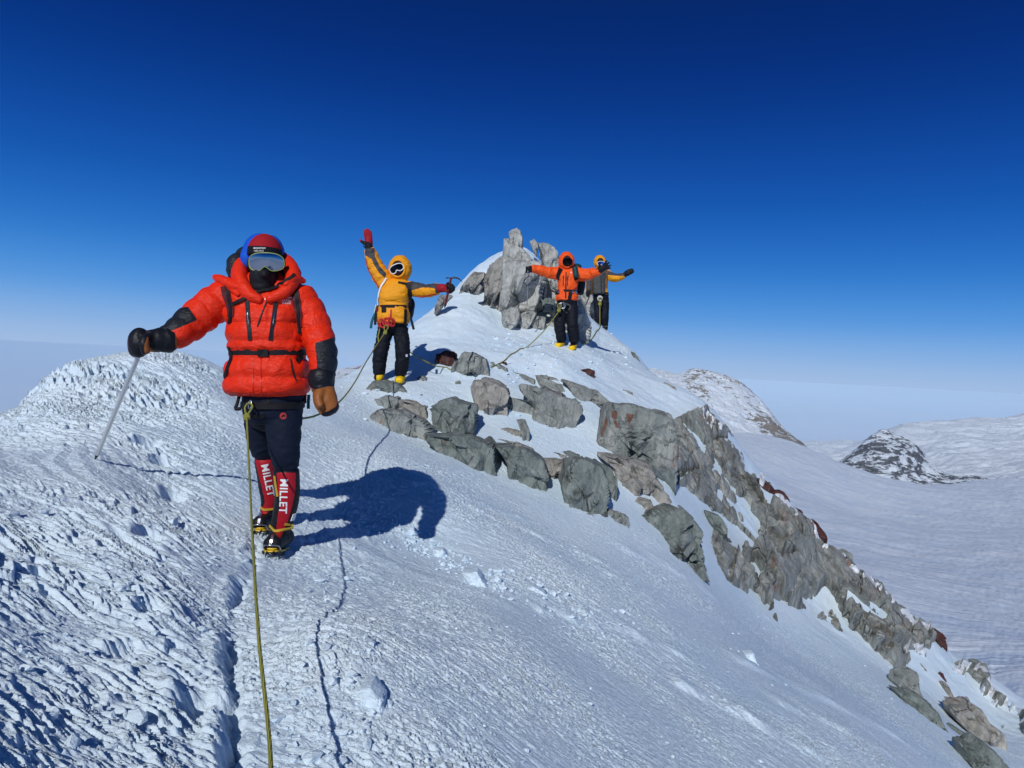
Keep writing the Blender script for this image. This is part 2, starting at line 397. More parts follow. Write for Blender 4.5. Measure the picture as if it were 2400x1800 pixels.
# sastrugi: wind-carved shingles that climb slowly and break off to the right
def snow_detail(x, y):
    u = x/y; px = CX+F*u
    wx = x + 0.10*fbm2(x*1.7, y*1.7, 5, 3); wy = y + 0.10*fbm2(x*1.7, y*1.7, 9, 3)
    ca, sa = math.cos(-0.32), math.sin(-0.32)
    a = ca*wx + sa*wy; b = -sa*wx + ca*wy
    far = 1/(1+(y/9.0)**2)
    left = sstep(0.02, -0.10, u+0.366) * sstep(11, 8, y)
    path = np.exp(-((u+0.25)/0.10)**2) * sstep(7.5, 5.0, y)
    smooth_patch = sstep(0.0, 0.35, fbm2(x*0.55+9, y*0.4, 71, 3)+0.05)
    # low dunes
    h = 0.035*fbm2(x*0.8, y*0.8, 21, 3)*(0.4+left)
    # shingles, three sizes
    def shingle(pa, pb, seed, amp, sharp=6.0):
        row = b/pb + 0.7*perlin2(a/pa*0.5, b/pb*0.4, seed)
        ph = a/pa + 2.6*perlin2(a/pa*0.35+3, row*0.55, seed+1) + 0.8*perlin2(a/pa, row*1.6, seed+2)
        f = ph-np.floor(ph)
        saw = np.where(f < 0.86, f/0.86, (1-f)/0.14)
        cell = hash2(np.floor(ph), np.floor(row*0.5), seed+3)
        am = np.clip(perlin2(x*1.3+seed, y*1.3, seed+4)*1.3+0.55, 0, 1.2)
        return amp*am*(saw**1.3-0.4)*(0.6+0.4*np.clip(perlin2(a/pa*0.8, row, seed+5)+.6, 0, 1.2))
    rid = lambda pa, pb, sd_: 1-2*np.abs(perlin2(a/pa, b/pb+0.5*perlin2(a/pa*.7, b/pb*.6, sd_+1), sd_))
    sh = shingle(0.30, 0.075, 100, 0.040) + shingle(0.13, 0.036, 200, 0.019) + shingle(0.06, 0.018, 300, 0.009) + 0.010*rid(0.42, 0.075, 710) + 0.007*rid(0.16, 0.028, 720) + 0.004*rid(0.07, 0.013, 730)
    h = h + left*sh
    right = sstep(-0.10, 0.02, u+0.366)
    rs = shingle(0.24, 0.06, 400, 0.006) + shingle(0.10, 0.028, 500, 0.010) + shingle(0.055, 0.017, 510, 0.0065) + 0.0015*rid(0.12, 0.022, 740) + 0.004*fbm2(a*5, b*22, 33, 3)
    h = h + right*rs*(0.65+1.15*(1-smooth_patch))*(0.45+0.55*sstep(18, 5, y))
    # long wind streaks down the right slope
    st = perlin2(a*0.55, b*3.2, 61); h = h + right*0.020*np.clip(st-0.12, 0, 1)*sstep(12, 5, y)*np.clip(0.3+fbm2(x*0.7, y*0.7, 62, 2)*2, 0, 1.3)
    calm = np.exp(-((x-CALM[0])**2/0.35+(y-CALM[1])**2/1.6)); h = h*(1-0.8*calm) + calm*0.012*np.abs(((a*1.2+b*3.0+0.5*perlin2(x*2, y*2, 97))*2) % 1.0-0.5)*2
    # trodden, clotted snow along the track
    f1, f2, ci = vor2(wx*13, wy*13, 44)
    clot = np.clip(0.62-f1, 0, 1)*ci
    f1b, _, cib = vor2(wx*34, wy*34, 45)
    h = h + path*(0.030*clot + 0.010*np.clip(0.6-f1b, 0, 1)*cib)
    # the crack along the foot of the hump
    cu_ = -0.350 - 0.030*sstep(4.2, 2.6, y) + 0.010*fbm2(y*2.2, 0*y+3.3, 81, 3) + 0.012*fbm2(y*9, 0*y+1.3, 82, 3)
    e = (u-cu_)*y
    tr = sstep(1.2, 2.0, y)*sstep(4.5, 4.0, y)*np.clip(0.75+1.1*perlin2(y*2.3, 0*y+5.5, 83), 0.15, 1.2)
    wob = 0.02*perlin2(x*20, y*20, 84)
    h = h - tr*0.055*np.exp(-((e-0.01+wob)/0.026)**2) + tr*0.030*np.exp(-((e+0.04+wob)/0.035)**2)
    # long wind ridges on the open slope
    for (x0, y0), (x1, y1), amp, w_ in RIDGES:
        ex, ey = x1-x0, y1-y0; L2 = ex*ex+ey*ey
        t_ = ((x-x0)*ex+(y-y0)*ey)/L2; q = ((x-x0)*ey-(y-y0)*ex)/math.sqrt(L2) + 0.05*perlin2(t_*7, 0*t_+amp*99, 95)
        env = sstep(0, 0.12, t_)*sstep(1, 0.8, t_)*(0.55+0.6*perlin2(t_*5, q*3, 96))
        h = h + amp*np.clip(env, 0, 1)*np.exp(-np.where(q > 0, q/(w_*0.45), q/(w_*1.6))**2)
    # boot holes
    for hx, hy, r, dp in HOLES:
        dx = x-hx; dy = (y-hy); q = dx*dx/(r*r) + dy*dy/(r*r*1.9)
        h = h - dp*np.exp(-(q+0.35*perlin2(x*14, y*14, 91))**2) + dp*0.45*np.exp(-((dx+r*1.0)**2+(dy)**2)/(0.5*r*r))
    g1_, _, gc_ = vor2(wx*24, wy*34, 46)
    h = h + 0.006*np.clip(0.5-g1_, 0, 1)*gc_*far*sstep(12, 6, y)
    fn = 0.003*fbm2(x*30, y*30, 55, 3)*far*(1+left)
    crest = sstep(4.5, 7, y)*left
    h = h*(1+1.6*crest)*(1-0.25*sstep(-0.5, -0.6, u)*sstep(3.2, 2.4, y)) + fn
    # summit dome: broad soft drifts
    dome = sstep(9.5, 12.5, y)
    h = h*(1-0.55*dome) + dome*(0.05*fbm2(x*0.9, y*1.3, 131, 4)+0.016*fbm2(x*5, y*7, 132, 3))
    return h

HOLES = []
for px, py, r, dp in [(345,1045,.07,.06),(380,1085,.06,.05),(402,1160,.06,.05),(345,1262,.05,.04),(460,1655,.05,.045),(350,1430,.04,.035),
                      (285,1530,.04,.03),(985,990,.06,.02)]:
    p = ground(px, py); HOLES.append((p[0], p[1], r*1.1, dp*1.3))

RIDGES = []; _c = ground(60, 1095); CALM = (_c[0], _c[1])
for a_, b_, amp, w_ in [((1560,1590),(1960,1800),.045,.10),((1340,1435),(1640,1560),.035,.09),((1690,1535),(2150,1760),.04,.12),((1080,1180),(1440,1330),.03,.10),((1250,1430),(1420,1480),.03,.07),((1800,1640),(2120,1790),.03,.10),((930,1135),(1260,1225),.02,.08),((1450,1290),(1700,1420),.03,.10)]:
    p = ground(*a_); q = ground(*b_); RIDGES.append(((p[0], p[1]), (q[0], q[1]), amp, w_))
NU, NL = 1300, 1350
def warp_l(n):
    # denser rows between 1.5 m and 12 m
    k = [math.log(v) for v in (0.5, 1.4, 12.0, 20.0, 34.0)]; c = np.array([0.0, 0.04, 0.83, 0.95, 1.0])
    return np.interp(np.linspace(0, 1, n), c, k)
gu = np.concatenate([np.linspace(U0, -0.72, 40, endpoint=False), np.linspace(-0.72, 0.74, NU-70, endpoint=False), np.linspace(0.74, U1, 30)])
gl = warp_l(NL)
UU, LL = np.meshgrid(gu, gl); YY = np.exp(LL); XX = UU*YY
ZZ = zbase(XX, YY)
# one pass of smoothing hides the bilinear facets of the coarse control grid
ZD = snow_detail(XX, YY)
ZT = ZZ + ZD
def ztop(x, y): return zbase(x, y) + snow_detail(np.asarray(x, float), np.asarray(y, float))
V = np.stack([XX, YY, ZT], -1).reshape(-1, 3)
me = new_mesh('snow_ridge', V, grid_faces(len(gl), len(gu)))
o = link('snow_ridge', me, M_SNOW); tag(o, kind='structure')
# ------------------------------------------------------------------ distant ground
def patch(name, pts, u0, u1, d0, d1, nu, nl, mat, detail=None, lam=1e-5, ka=2.0, attr=None):
    t = TPS([(a-CX)/F for a, b, d in pts], [math.log(d) for a, b, d in pts], [(EY-b)/F for a, b, d in pts], ka=ka, lam=lam)
    u = np.linspace(u0, u1, nu); l = np.linspace(math.log(d0), math.log(d1), nl)
    Ug, Lg = np.meshgrid(u, l); y = np.exp(Lg); x = Ug*y
    z = t(Ug, Lg)*y
    if detail is not None: z = z + detail(x, y, Ug)
    me = new_mesh(name, np.stack([x, y, z], -1).reshape(-1, 3), grid_faces(nl, nu))
    if attr is not None: set_attr(me, 'snow', attr(x, y, z, Ug, Lg))
    o = link(name, me, mat); tag(o, kind='structure')
    return t, o

def mat_firn():
    t = NT('firn')
    v = t.coord(scale=(0.02, 0.10, 0.10), rot=(0, 0, -0.35))
    a = t.noise(v, 1.0, 7, 0.62, 0.3)
    b = t.noise(t.coord(scale=(0.10, 0.5, 0.3), rot=(0, 0, -0.35)), 1.0, 6, 0.65, 0.3)
    t.base(t.ramp(a, [(0.35, (0.62, 0.74, 0.88)), (0.65, (0.80, 0.87, 0.94))]))
    t.rough(0.7)
    t.bump(t.math('ADD', a, t.math('MULTIPLY', b, 0.35)), 0.8, 1.4)
    return t.m
M_FIRN = mat_firn()

def det_glacier(x, y, u):
    s = np.log(y)
    return 0.004*y*fbm2(x*6/ y*3 , s*9, 301, 4) + 0.0012*y*perlin2(u*160, s*60, 305)

GL = [(2400,1720,60),(2400,1450,120),(2400,1300,260),(2400,1210,600),(2400,1128,1500),
      (1700,1016,900),(1813,1024,1000),(1891,1050,1050),(1972,1095,1050),(2040,1118,1080),(2102,1136,1120),(2250,1132,1350),
      (2102,1190,1600),(1891,1120,1500),(1972,1160,1550),(2400,1150,2200),(1750,1150,330),(1900,1250,230),(2000,1200,480),(2100,1300,220),
      (2200,1250,350),(1750,1350,110),(2000,1450,100),(2200,1550,85),(1650,1010,700),(1500,1020,900),(1500,1300,200),(1500,1800,60),(2000,2000,55),
      (2900,1700,60),(2900,1400,200),(2900,1180,800),(2900,1150,1700)]
patch('glacier', GL, 0.05, 1.1, 45, 2200, 420, 420, M_FIRN, det_glacier, lam=1e-4)

def mat_peak(name, rocka, rockb, sc, bumpd, scale=(1, 1, 1), rot=(0, 0, 0)):
    t = NT(name)
    sn = t.attr('snow'); n = t.noise(t.coord(scale=scale, rot=rot), sc, 9, 0.72, 0.5)
    f = t.ramp(t.math('ADD', sn, t.math('MULTIPLY', t.math('SUBTRACT', n, 0.5), 3.2)), [(0.47, 0.0), (0.53, 1.0)])
    rk = t.ramp(t.noise(t.coord(), sc*2.5, 6, 0.7), [(0.35, rocka), (0.65, rockb)])
    t.base(t.mix(f, rk, (0.74, 0.83, 0.92))); t.rough(0.85)
    t.bump(n, 0.9, bumpd)
    return t.m
M_PEAK = mat_peak('snowy_rock', (0.15, 0.135, 0.12), (0.36, 0.335, 0.295), 0.11, 5.0, scale=(0.8, 0.8, 1.3), rot=(0.3, 0.5, 0))
M_SPUR = mat_peak('dark_rock', (0.035, 0.04, 0.05), (0.13, 0.14, 0.16), 0.03, 16.0, scale=(0.45, 0.45, 1.8), rot=(0.2, 0.7, 0))

PK = [(1500,866,1400),(1560,872,1330),(1590,880,1280),(1620,866,1250),(1645,869,1240),(1680,879,1220),(1725,894,1200),(1765,925,1180),(1800,962,1150),(1830,1000,1120),(1865,1030,1090),(1893,1053,1065),
      (1450,870,1400),(1400,872,1400),
      (1560,900,1180),(1640,950,1080),(1700,1025,950),(1760,1035,980),(1820,1038,1010),(1893,1070,1000),(1600,1040,900),(1500,1040,900),(1400,1040,900),(1700,950,1100),(1760,980,1090),
      (1620,930,1500),(1700,960,1450),(1765,1000,1400),(1830,1070,1350),(1893,1150,1300),(1500,930,1600),(1400,930,1600),(1950,1150,1100),(1950,1200,1300)]
def det_peak(x, y, u):
    r = 1-np.abs(fbm2(x*0.02, y*0.02, 401, 5, 0.55)); return 9*(r-0.75) + 2.0*fbm2(x*0.12, y*0.12, 402, 3)
def snow_peak(x, y, z, U, L):
    px = CX+F*U; py = EY - F*z/y
    big = fbm2(x*0.012, y*0.012, 411, 4)
    s = 0.72 + 0.6*big
    # snow gully down the middle and the smooth left shoulder
    gul = poly_sd(px, py, [(1655,900),(1690,905),(1735,960),(1745,1000),(1830,1060),(1500,1060),(1700,985)])
    s = s + 0.6*sstep(-14, 8, gul)
    s = s + 0.7*sstep(1612, 1585, px) + 0.6*sstep(1000, 1040, py)*sstep(1790, 1740, px)
    s = s - 0.30*sstep(1740, 1800, px)*sstep(960, 1000, py)
    return s
patch('rocky_peak', PK, (1380-CX)/F, (1950-CX)/F, 850, 1650, 420, 300, M_PEAK, det_peak, lam=1e-6, ka=3.0, attr=snow_peak)

# dark spur and the broad snow plateau on the right
SP = [(1960,1095,2600),(1990,1075,2650),(2020,1050,2700),(2050,1022,2760),(2075,1012,2800),(2100,1030,2760),(2130,1042,2720),(2150,1060,2680),(2160,1095,2620),(2185,1118,2580),(2220,1132,2560),(2270,1120,2600),(2320,1128,2600),
      (1960,1110,2400),(2020,1140,2300),(2100,1165,2250),(2200,1170,2250),(2300,1160,2300),(1960,1110,3200),(2020,1090,3300),(2075,1050,3400),(2150,1090,3300),(2220,1150,3200),(2320,1160,3200),(1900,1140,2600),(2080,1090,2450)]
def det_spur(x, y, u):
    r = 1-np.abs(fbm2(x*0.009+y*0.004, y*0.009, 421, 6, 0.6)); return 42*(r-0.8)
patch('rocky_spur', SP, (1880-CX)/F, (2340-CX)/F, 2200, 3500, 380, 240, M_SPUR, det_spur, lam=1e-6, ka=3.0,
      attr=lambda x, y, z, U, L: 0.50+0.3*fbm2(x*0.006, y*0.006, 431, 4)+0.45*sstep(2150, 2200, CX+F*U)*sstep(1118, 1095, EY-F*z/y))

PL = [(1950,1075,3600),(2060,1030,4000),(2120,997,4400),(2180,990,4700),(2230,988,4900),(2290,981,5100),(2340,984,5000),(2400,972,5000),(2500,960,5200),(2700,950,5500),
      (1900,1100,3400),(2000,1120,3200),(2100,1090,3400),(2200,1150,2600),(2300,1140,2700),(2400,1128,2500),(2600,1130,2500),(2250,1080,3300),(2350,1060,3500),(2400,1035,3900),(2250,1030,3900),
      (2060,1080,5600),(2180,1060,6500),(2300,1060,6800),(2500,1060,7000),(2700,1060,7000),(1950,1110,5000),(2700,1160,2500),(2150,1040,3900)]
def det_plat(x, y, u):
    r = 1-np.abs(fbm2(x*0.0022, y*0.0035, 441, 5, 0.55)); return 60*(r-0.8)
M_FARSN = mat_peak('far_snow', (0.25, 0.26, 0.28), (0.5, 0.5, 0.5), 0.006, 30.0)
patch('snow_plateau', PL, (1850-CX)/F, (2750-CX)/F, 2450, 7200, 420, 260, M_FARSN, det_plat, lam=1e-6, ka=3.0,
      attr=lambda x, y, z, U, L: 1.35+0*x - 0.65*sstep(0.1, 0.5, fbm2(x*0.002, y*0.006, 451, 5))*sstep(1045, 1010, EY-F*z/y))
FR = [(1750,1060,9000),(1860,1042,9500),(1900,1036,9800),(1940,1040,10000),(1980,1034,10000),(2010,1038,10000),(2060,1030,10000),(2150,1035,10000),
      (1750,1085,7500),(1900,1080,7200),(2000,1080,7200),(2150,1080,7200),(1750,1090,12000),(1900,1080,12500),(2000,1080,12500),(2150,1080,12500),
      (1850,1125,4200),(1950,1100,4400),(2050,1100,4400),(1700,1150,4000),(2200,1120,4400)]
patch('far_range', FR, (1700-CX)/F, (2200-CX)/F, 4000, 13000, 240, 240, M_FARSN, lambda x, y, u: 120*((1-np.abs(fbm2(x*0.0012, y*0.0012, 461, 5, 0.6)))-0.82)*sstep(4200, 6000, y), lam=1e-6, ka=3.0,
      attr=lambda x, y, z, U, L: 1.0+0*x)
LR = [(700,880,260),(790,871,300),(850,862,320),(900,855,330),(950,850,330),(700,900,200),(850,905,200),(950,905,200),(700,960,400),(850,950,450),(950,950,450)]
patch('left_spur', LR, (700-CX)/F, (960-CX)/F, 190, 460, 120, 100, mat_peak('speckled_snow', (0.12, 0.09, 0.07), (0.3, 0.27, 0.22), 0.25, 1.0),
      lambda x, y, u: 1.2*fbm2(x*0.06, y*0.06, 471, 4), lam=1e-6, ka=3.0, attr=lambda x, y, z, U, L: 0.9+0.9*fbm2(x*0.05, y*0.05, 472, 3))

# the ice sheet far below, out to the horizon (built level)
bm = bmesh.new(); R = 180000.0; H = -2400.0
rings = [400, 3000, 9000, 20000, 45000, 90000, R]; vs = []
for r in rings: vs.append([bm.verts.new((r*math.cos(k*math.pi/48), r*math.sin(k*math.pi/48), H)) for k in range(96)])
c = bm.verts.new((0, 0, H))
for k in range(96): bm.faces.new((c, vs[0][k], vs[0][(k+1) % 96]))
for i in range(len(rings)-1):
    for k in range(96): bm.faces.new((vs[i][k], vs[i+1][k], vs[i+1][(k+1) % 96], vs[i][(k+1) % 96]))
me = bpy.data.meshes.new('ice_sheet'); bm.to_mesh(me); bm.free()
t = NT('ice_sheet'); n = t.noise(t.coord(scale=(1, 0.35, 1)), 0.00006, 5, 0.6)
t.base(t.ramp(n, [(0.35, (0.58, 0.72, 0.92)), (0.65, (0.66, 0.78, 0.94))])); t.rough(0.9)
o = link('ice_sheet', me, t.m); tag(o, kind='structure')

# the thin air between
HAZE = 1/50000.0
bm = bmesh.new(); bmesh.ops.create_cube(bm, size=1.0)
me = bpy.data.meshes.new('haze'); bm.to_mesh(me); bm.free()
for v in me.vertices:
    v.co.x *= 2*150000; v.co.y *= 2*150000; v.co.z = (H-1.0) if v.co.z < 0 else 4.6
hm = bpy.data.materials.new('haze'); hm.use_nodes = True; nn = hm.node_tree
for n in list(nn.nodes): nn.nodes.remove(n)
ho = nn.nodes.new('ShaderNodeOutputMaterial'); hv = nn.nodes.new('ShaderNodeVolumePrincipled')
hv.inputs['Color'].default_value = (0.60, 0.78, 0.94, 1); hv.inputs['Density'].default_value = HAZE; hv.inputs['Anisotropy'].default_value = -0.3
nn.links.new(hv.outputs[0], ho.inputs['Volume'])
o = link('haze', me, hm); tag(o, kind='stuff')
# ------------------------------------------------------------------ rocks standing out of the snow
M_RG = mat_rock('grey_rock', dark=(0.158, 0.186, 0.180), mid=(0.279, 0.309, 0.297), light=(0.446, 0.461, 0.435))
M_RS = mat_rock('summit_rock', dark=(0.27, 0.285, 0.26), mid=(0.45, 0.465, 0.435), light=(0.577, 0.588, 0.562), rust=0.25, ang=0.2, sc=0.8)
M_RB = mat_rock('brown_rock', dark=(0.186, 0.186, 0.170), mid=(0.335, 0.328, 0.302), light=(0.484, 0.470, 0.435), rust=0.6, ang=0.1)
M_RD = mat_rock('green_grey_rock', dark=(0.102, 0.137, 0.133), mid=(0.186, 0.230, 0.217), light=(0.344, 0.367, 0.350), rust=0.45, ang=0.6)
M_RR = mat_rock('rusty_rock', dark=(0.121, 0.162, 0.159), mid=(0.223, 0.265, 0.254), light=(0.409, 0.412, 0.382), rust=0.8, ang=0.0, stain=True)
M_RED = mat_rock('dark_red_rock', dark=(0.05, 0.03, 0.03), mid=(0.10, 0.06, 0.055), light=(0.2, 0.16, 0.14), rust=0.0, red=True)
_ico = {}
def ico(k):
    if k not in _ico:
        b = bmesh.new(); bmesh.ops.create_icosphere(b, subdivisions=k, radius=1.0)
        b.verts.ensure_lookup_table()
        _ico[k] = (np.array([v.co[:] for v in b.verts]), np.array([[v.index for v in f.verts] for f in b.faces])); b.free()
    return _ico[k]

Z5 = lambda P: [(800+.4069*a, 780+.4069*b) for a, b in P]
ZT_ = lambda P: [(950+.2486*a, 520+.2486*b) for a, b in P]
Z6 = lambda P: [(1400+.5426*a, 800+.5426*b) for a, b in P]
ZD2 = lambda P: [(1150+.211*a, 500+.211*b) for a, b in P]
Z8 = lambda P: [(1700+.3316*a, 1250+.3316*b) for a, b in P]

def rock(name, poly, label, mat=None, d=None, thick=0.5, back=None, lean=0.22, e=0.33, sink=0.9, seed=None, rough=1.0, bury=0.06, stain=None, group=None, cuts=16, k=None):
    """a boulder: the traced outline gives its width and height, the sides curve away in depth and the foot is sunk in snow"""
    P = np.array(poly, float); seed = seed if seed is not None else int(P.sum()) % 9973
    rng = np.random.RandomState(seed)
    low = P[np.argmax(P[:, 1])]
    if d is None:
        cand = [hit(a, b) for a, b in P[P[:, 1] > np.percentile(P[:, 1], 60)]]; cand = [c for c in cand if c]
        d = min(cand) + 0.05 if cand else 12.0
    w0 = np.stack([(P[:, 0]-CX)/F*d, (EY-P[:, 1])/F*d], 1)
    sz0 = math.sqrt(max(1e-4, np.ptp(w0[:, 0])*np.ptp(w0[:, 1])))*0.42
    d = d + 0.75*thick*sz0
    w = np.stack([(P[:, 0]-CX)/F*d, (EY-P[:, 1])/F*d], 1)
    # the foot goes into the snow
    zmin = w[:, 1].min(); span = np.ptp(w[:, 1]); lo = zmin+0.35*span
    w[:, 1] = np.where(w[:, 1] < lo, lo-(lo-w[:, 1])*(1+sink)-bury*(lo-w[:, 1])/(0.35*span), w[:, 1])
    # centroid by area
    A = 0; cx = cz = 0
    for i in range(len(w)):
        x0, z0 = w[i]; x1, z1 = w[(i+1) % len(w)]; c = x0*z1-x1*z0; A += c; cx += (x0+x1)*c; cz += (z0+z1)*c
    cx /= 3*A; cz /= 3*A
    size = math.sqrt(abs(A)/2)
    th = np.linspace(-math.pi, math.pi, 721); R = np.zeros(721)
    for j, t in enumerate(th):
        dx, dz = math.cos(t), math.sin(t); best = 0
        for i in range(len(w)):
            ax, az = w[i]-(cx, cz); bx, bz = w[(i+1) % len(w)]-(cx, cz); ex, ez = bx-ax, bz-az
            den = dx*ez-dz*ex
            if abs(den) < 1e-12: continue
            r = (ax*ez-az*ex)/den; s = (ax*dz-az*dx)/den
            if r > 0 and -1e-9 <= s <= 1+1e-9: best = max(best, r)
        R[j] = best
    R = np.convolve(np.concatenate([R[-3:-1], R, R[1:3]]), np.array([.1, .2, .4, .2, .1]), 'valid')*1.03
    pxsize = size*F/d*0.427
    if k is None: k = 6 if pxsize > 80 else (5 if pxsize > 14 else 4)
    N, Fc = ico(k)
    t = np.arctan2(N[:, 2], N[:, 0]); s = np.hypot(N[:, 0], N[:, 2]); c = N[:, 1]
    rr = np.interp(t, th, R)*np.sign(s)*np.abs(s)**e
    front = thick*size; bk = (back if back is not None else thick*1.6)*size
    yy = np.sign(c)*np.abs(c)**e * np.where(c < 0, front, bk)
    Vv = np.stack([rr*np.cos(t), yy, rr*np.sin(t)], -1)
    # broken planes
    for _ in range(cuts):
        n = rng.normal(size=3); n[1] = -abs(n[1])*1.3-0.35; n /= np.linalg.norm(n)
        pr = Vv@n; h = np.quantile(pr, rng.uniform(0.80, 0.96)); ex = np.clip(pr-h, 0, None)
        Vv = Vv - ex[:, None]*n*0.92*np.clip(-c*2.2, 0.0, 1)[:, None]
    off = rng.uniform(-50, 50, 3)
    q = Vv/size
    dirn = Vv/(np.linalg.norm(Vv, axis=1, keepdims=True)+1e-9)
    dirn = dirn*np.array([0.32, 1.0, 0.32])
    nz = 0.03*fbm3(q*1.4+off, seed, 3) + 0.045*(1-2*np.abs(fbm3(q*np.array([3, 3, 1.7])+off, seed+3, 4))) + 0.016*fbm3(q*9+off, seed+5, 4)
    for fs, fa in (((2.2, 0.2), (6.0, 0.25), (13.0, 0.25)) if mat is M_SNOW else ((1.15, 0.44), (2.6, 0.22), (6.5, 0.14))):
        f1_, of_, rd_ = vor3(q*np.array([1, 1, 0.7])*fs+off+0.06*noise3(q*fs*1.5, seed+21)[..., None], seed+9)
        nz = nz + fa/fs*(of_*rd_).sum(-1) + 0.05/fs*rd_[..., 2]
    strata = np.abs(((q[:, 2]*2.2+q[:, 0]*1.1+0.6*noise3(q*1.5+off, seed+8)) % 1.0)-0.5)
    nz = nz - 0.03*np.clip(0.12-strata, 0, 1)/0.12
    Vv = Vv + dirn*(nz*size*rough)[:, None]
    Vv[:, 1] += lean*(Vv[:, 2])
    Vv[:, 1] += bk*0.15
    loc = np.array([cx, d, cz])
    V = Vv+loc
    me = new_mesh(name, V, Fc, smooth=True)
    if stain: set_attr(me, 'stain', 0.2+0.6*np.clip(0.5+np.max([poly_sd(CX+F*V[:, 0]/V[:, 1], EY-F*V[:, 2]/V[:, 1], p) for p in stain], 0)/12, 0, 1))
    if mat is not M_SNOW: me.set_sharp_from_angle(angle=math.radians(28))
    o = link(name, me, mat or M_RG, root=toworld(np.array([cx, d, zmin])))
    tag(o, label, 'rock', group)
    return o

G1 = 'boulders of the rock band below the summit'
B = lambda P, *a, **kw: rock('boulder', Z5(P), *a, group=G1, **kw)
B([(130,330),(165,280),(240,275),(330,300),(395,340),(385,368),(300,350),(235,325),(160,335)], 'flat dark green rock under the yellow boots of the climber with one arm raised', M_RD, thick=.7, lean=.8)
B([(185,385),(260,360),(325,378),(322,400),(290,440),(240,440)], 'small grey wedge rock just below the flat rock the climber stands on', M_RG)
B([(300,440),(335,390),(420,400),(480,430),(495,480),(480,515),(440,495),(400,475),(330,450)], 'brown-grey rock behind the lowest left boulder of the band', M_RB)
B([(155,480),(200,445),(330,450),(400,485),(470,510),(510,550),(500,595),(440,600),(330,570),(240,555),(165,525)], 'long low grey boulder with pale diagonal veins, leftmost in the rock band', M_RG)
B([(510,430),(560,400),(640,390),(700,420),(760,435),(768,480),(755,600),(700,595),(620,590),(590,570),(520,590),(505,500)], 'square grey-green boulder right of the long veined boulder', M_RD)
B([(740,320),(755,275),(830,270),(900,300),(945,330),(960,400),(955,480),(900,470),(780,465),(765,420)], 'tall pale block with a vertical crack at the left end of the upper rock row', M_RB)
B([(1030,305),(1120,310),(1200,350),(1290,370),(1370,400),(1395,440),(1370,480),(1330,545),(1260,560),(1150,545),(1050,500),(960,480),(960,380),(1040,390),(1090,400),(1040,360)], 'long layered grey outcrop joined to the pale cracked block', M_RG, thick=.6, e=.6)
B([(985,225),(1050,240),(1115,270),(1110,305),(1050,290),(1010,255)], 'thin slab poking from snow left of the sloping slabs', M_RG, lean=.8)
B([(1120,250),(1190,270),(1270,300),(1320,345),(1280,358),(1190,340),(1140,300)], 'sloping grey slab above the long layered outcrop', M_RG, lean=.8)
B([(1275,270),(1370,300),(1480,335),(1580,380),(1500,375),(1410,375),(1380,390),(1330,330)], 'long narrow slab running down right towards the big stained block', M_RG, lean=.8)
B([(630,235),(650,190),(700,110),(740,115),(830,155),(850,215),(800,230),(760,200),(700,215),(690,225)], 'pointed grey boulder beside the dark red rock', M_RG, thick=.7)
B([(700,205),(760,180),(840,225),(855,250),(800,240),(720,230)], 'low slab at the foot of the pointed grey boulder', M_RG)
B([(545,190),(550,125),(600,100),(650,120),(655,140),(650,180),(600,196)], 'dark red rock behind the pointed boulder', M_RED, thick=.7)
B([(855,185),(865,168),(882,175),(885,195),(868,200)], 'tiny round grey rock right of the pointed boulder', M_RG)
B([(890,180),(925,188),(960,210),(965,226),(930,222),(900,208)], 'small flat rock right of the tiny round rock', M_RG)
B([(900,180),(920,168),(950,170),(955,180),(925,186)], 'small dark red stone where the rope meets the snow', M_RED)
B([(1385,215),(1420,205),(1455,225),(1450,245),(1400,240)], 'small dark red rock alone on the summit snow', M_RED)
B([(1620,325),(1680,345),(1675,370),(1640,355)], 'small flat grey rock alone above the big stained block', M_RG)
B([(400,345),(460,355),(520,378),(470,384),(410,370)], 'thin dark slab right of the flat dark green rock', M_RD, lean=.8)
B([(435,262),(460,245),(490,262),(470,275),(445,275)], 'small rock on the snow right of the yellow boots', M_RG)
B([(655,285),(680,275),(690,295),(665,305)], 'small stone in the snow left of the pale cracked block', M_RG)
B([(885,558),(960,555),(1030,570),(1025,600),(950,590)], 'flat brownish slab in the snow bay', M_RB, lean=.7)
B([(1010,510),(1060,510),(1080,560),(1085,620),(1060,635),(1040,590),(1030,550)], 'narrow upright rock in the snow bay', M_RG)
B([(460,605),(600,598),(740,610),(840,640),(880,680),(888,820),(800,800),(650,740),(520,660)], 'big smooth boulder widening to a round right end', M_RD, thick=.6)
B([(820,615),(900,615),(1020,640),(1110,670),(1110,698),(1000,678),(880,655)], 'flat brown ledge above the blocky boulder with the tilted top', M_RB, lean=.8)
B([(884,665),(960,672),(1060,680),(1120,710),(1160,740),(1190,820),(1200,910),(1080,900),(1000,880),(940,850),(960,780),(930,720)], 'blocky boulder with tilted top, between the smooth boulder and the round boulder', M_RD, thick=.6)
B([(1145,730),(1240,730),(1300,750),(1300,800),(1240,815),(1190,840),(1185,790)], 'brown rock wedged left of the round boulder', M_RB)
B([(1480,755),(1570,790),(1585,850),(1580,960),(1540,962),(1500,850)], 'upright rock right behind the round boulder', M_RD, d=9.0)
B([(1275,860),(1300,760),(1400,745),(1500,780),(1540,850),(1548,1000),(1500,1015),(1400,1015),(1310,980),(1280,920)], 'large round boulder with pale veins, lowest in the rock band', M_RD, thick=.65, lean=.2)
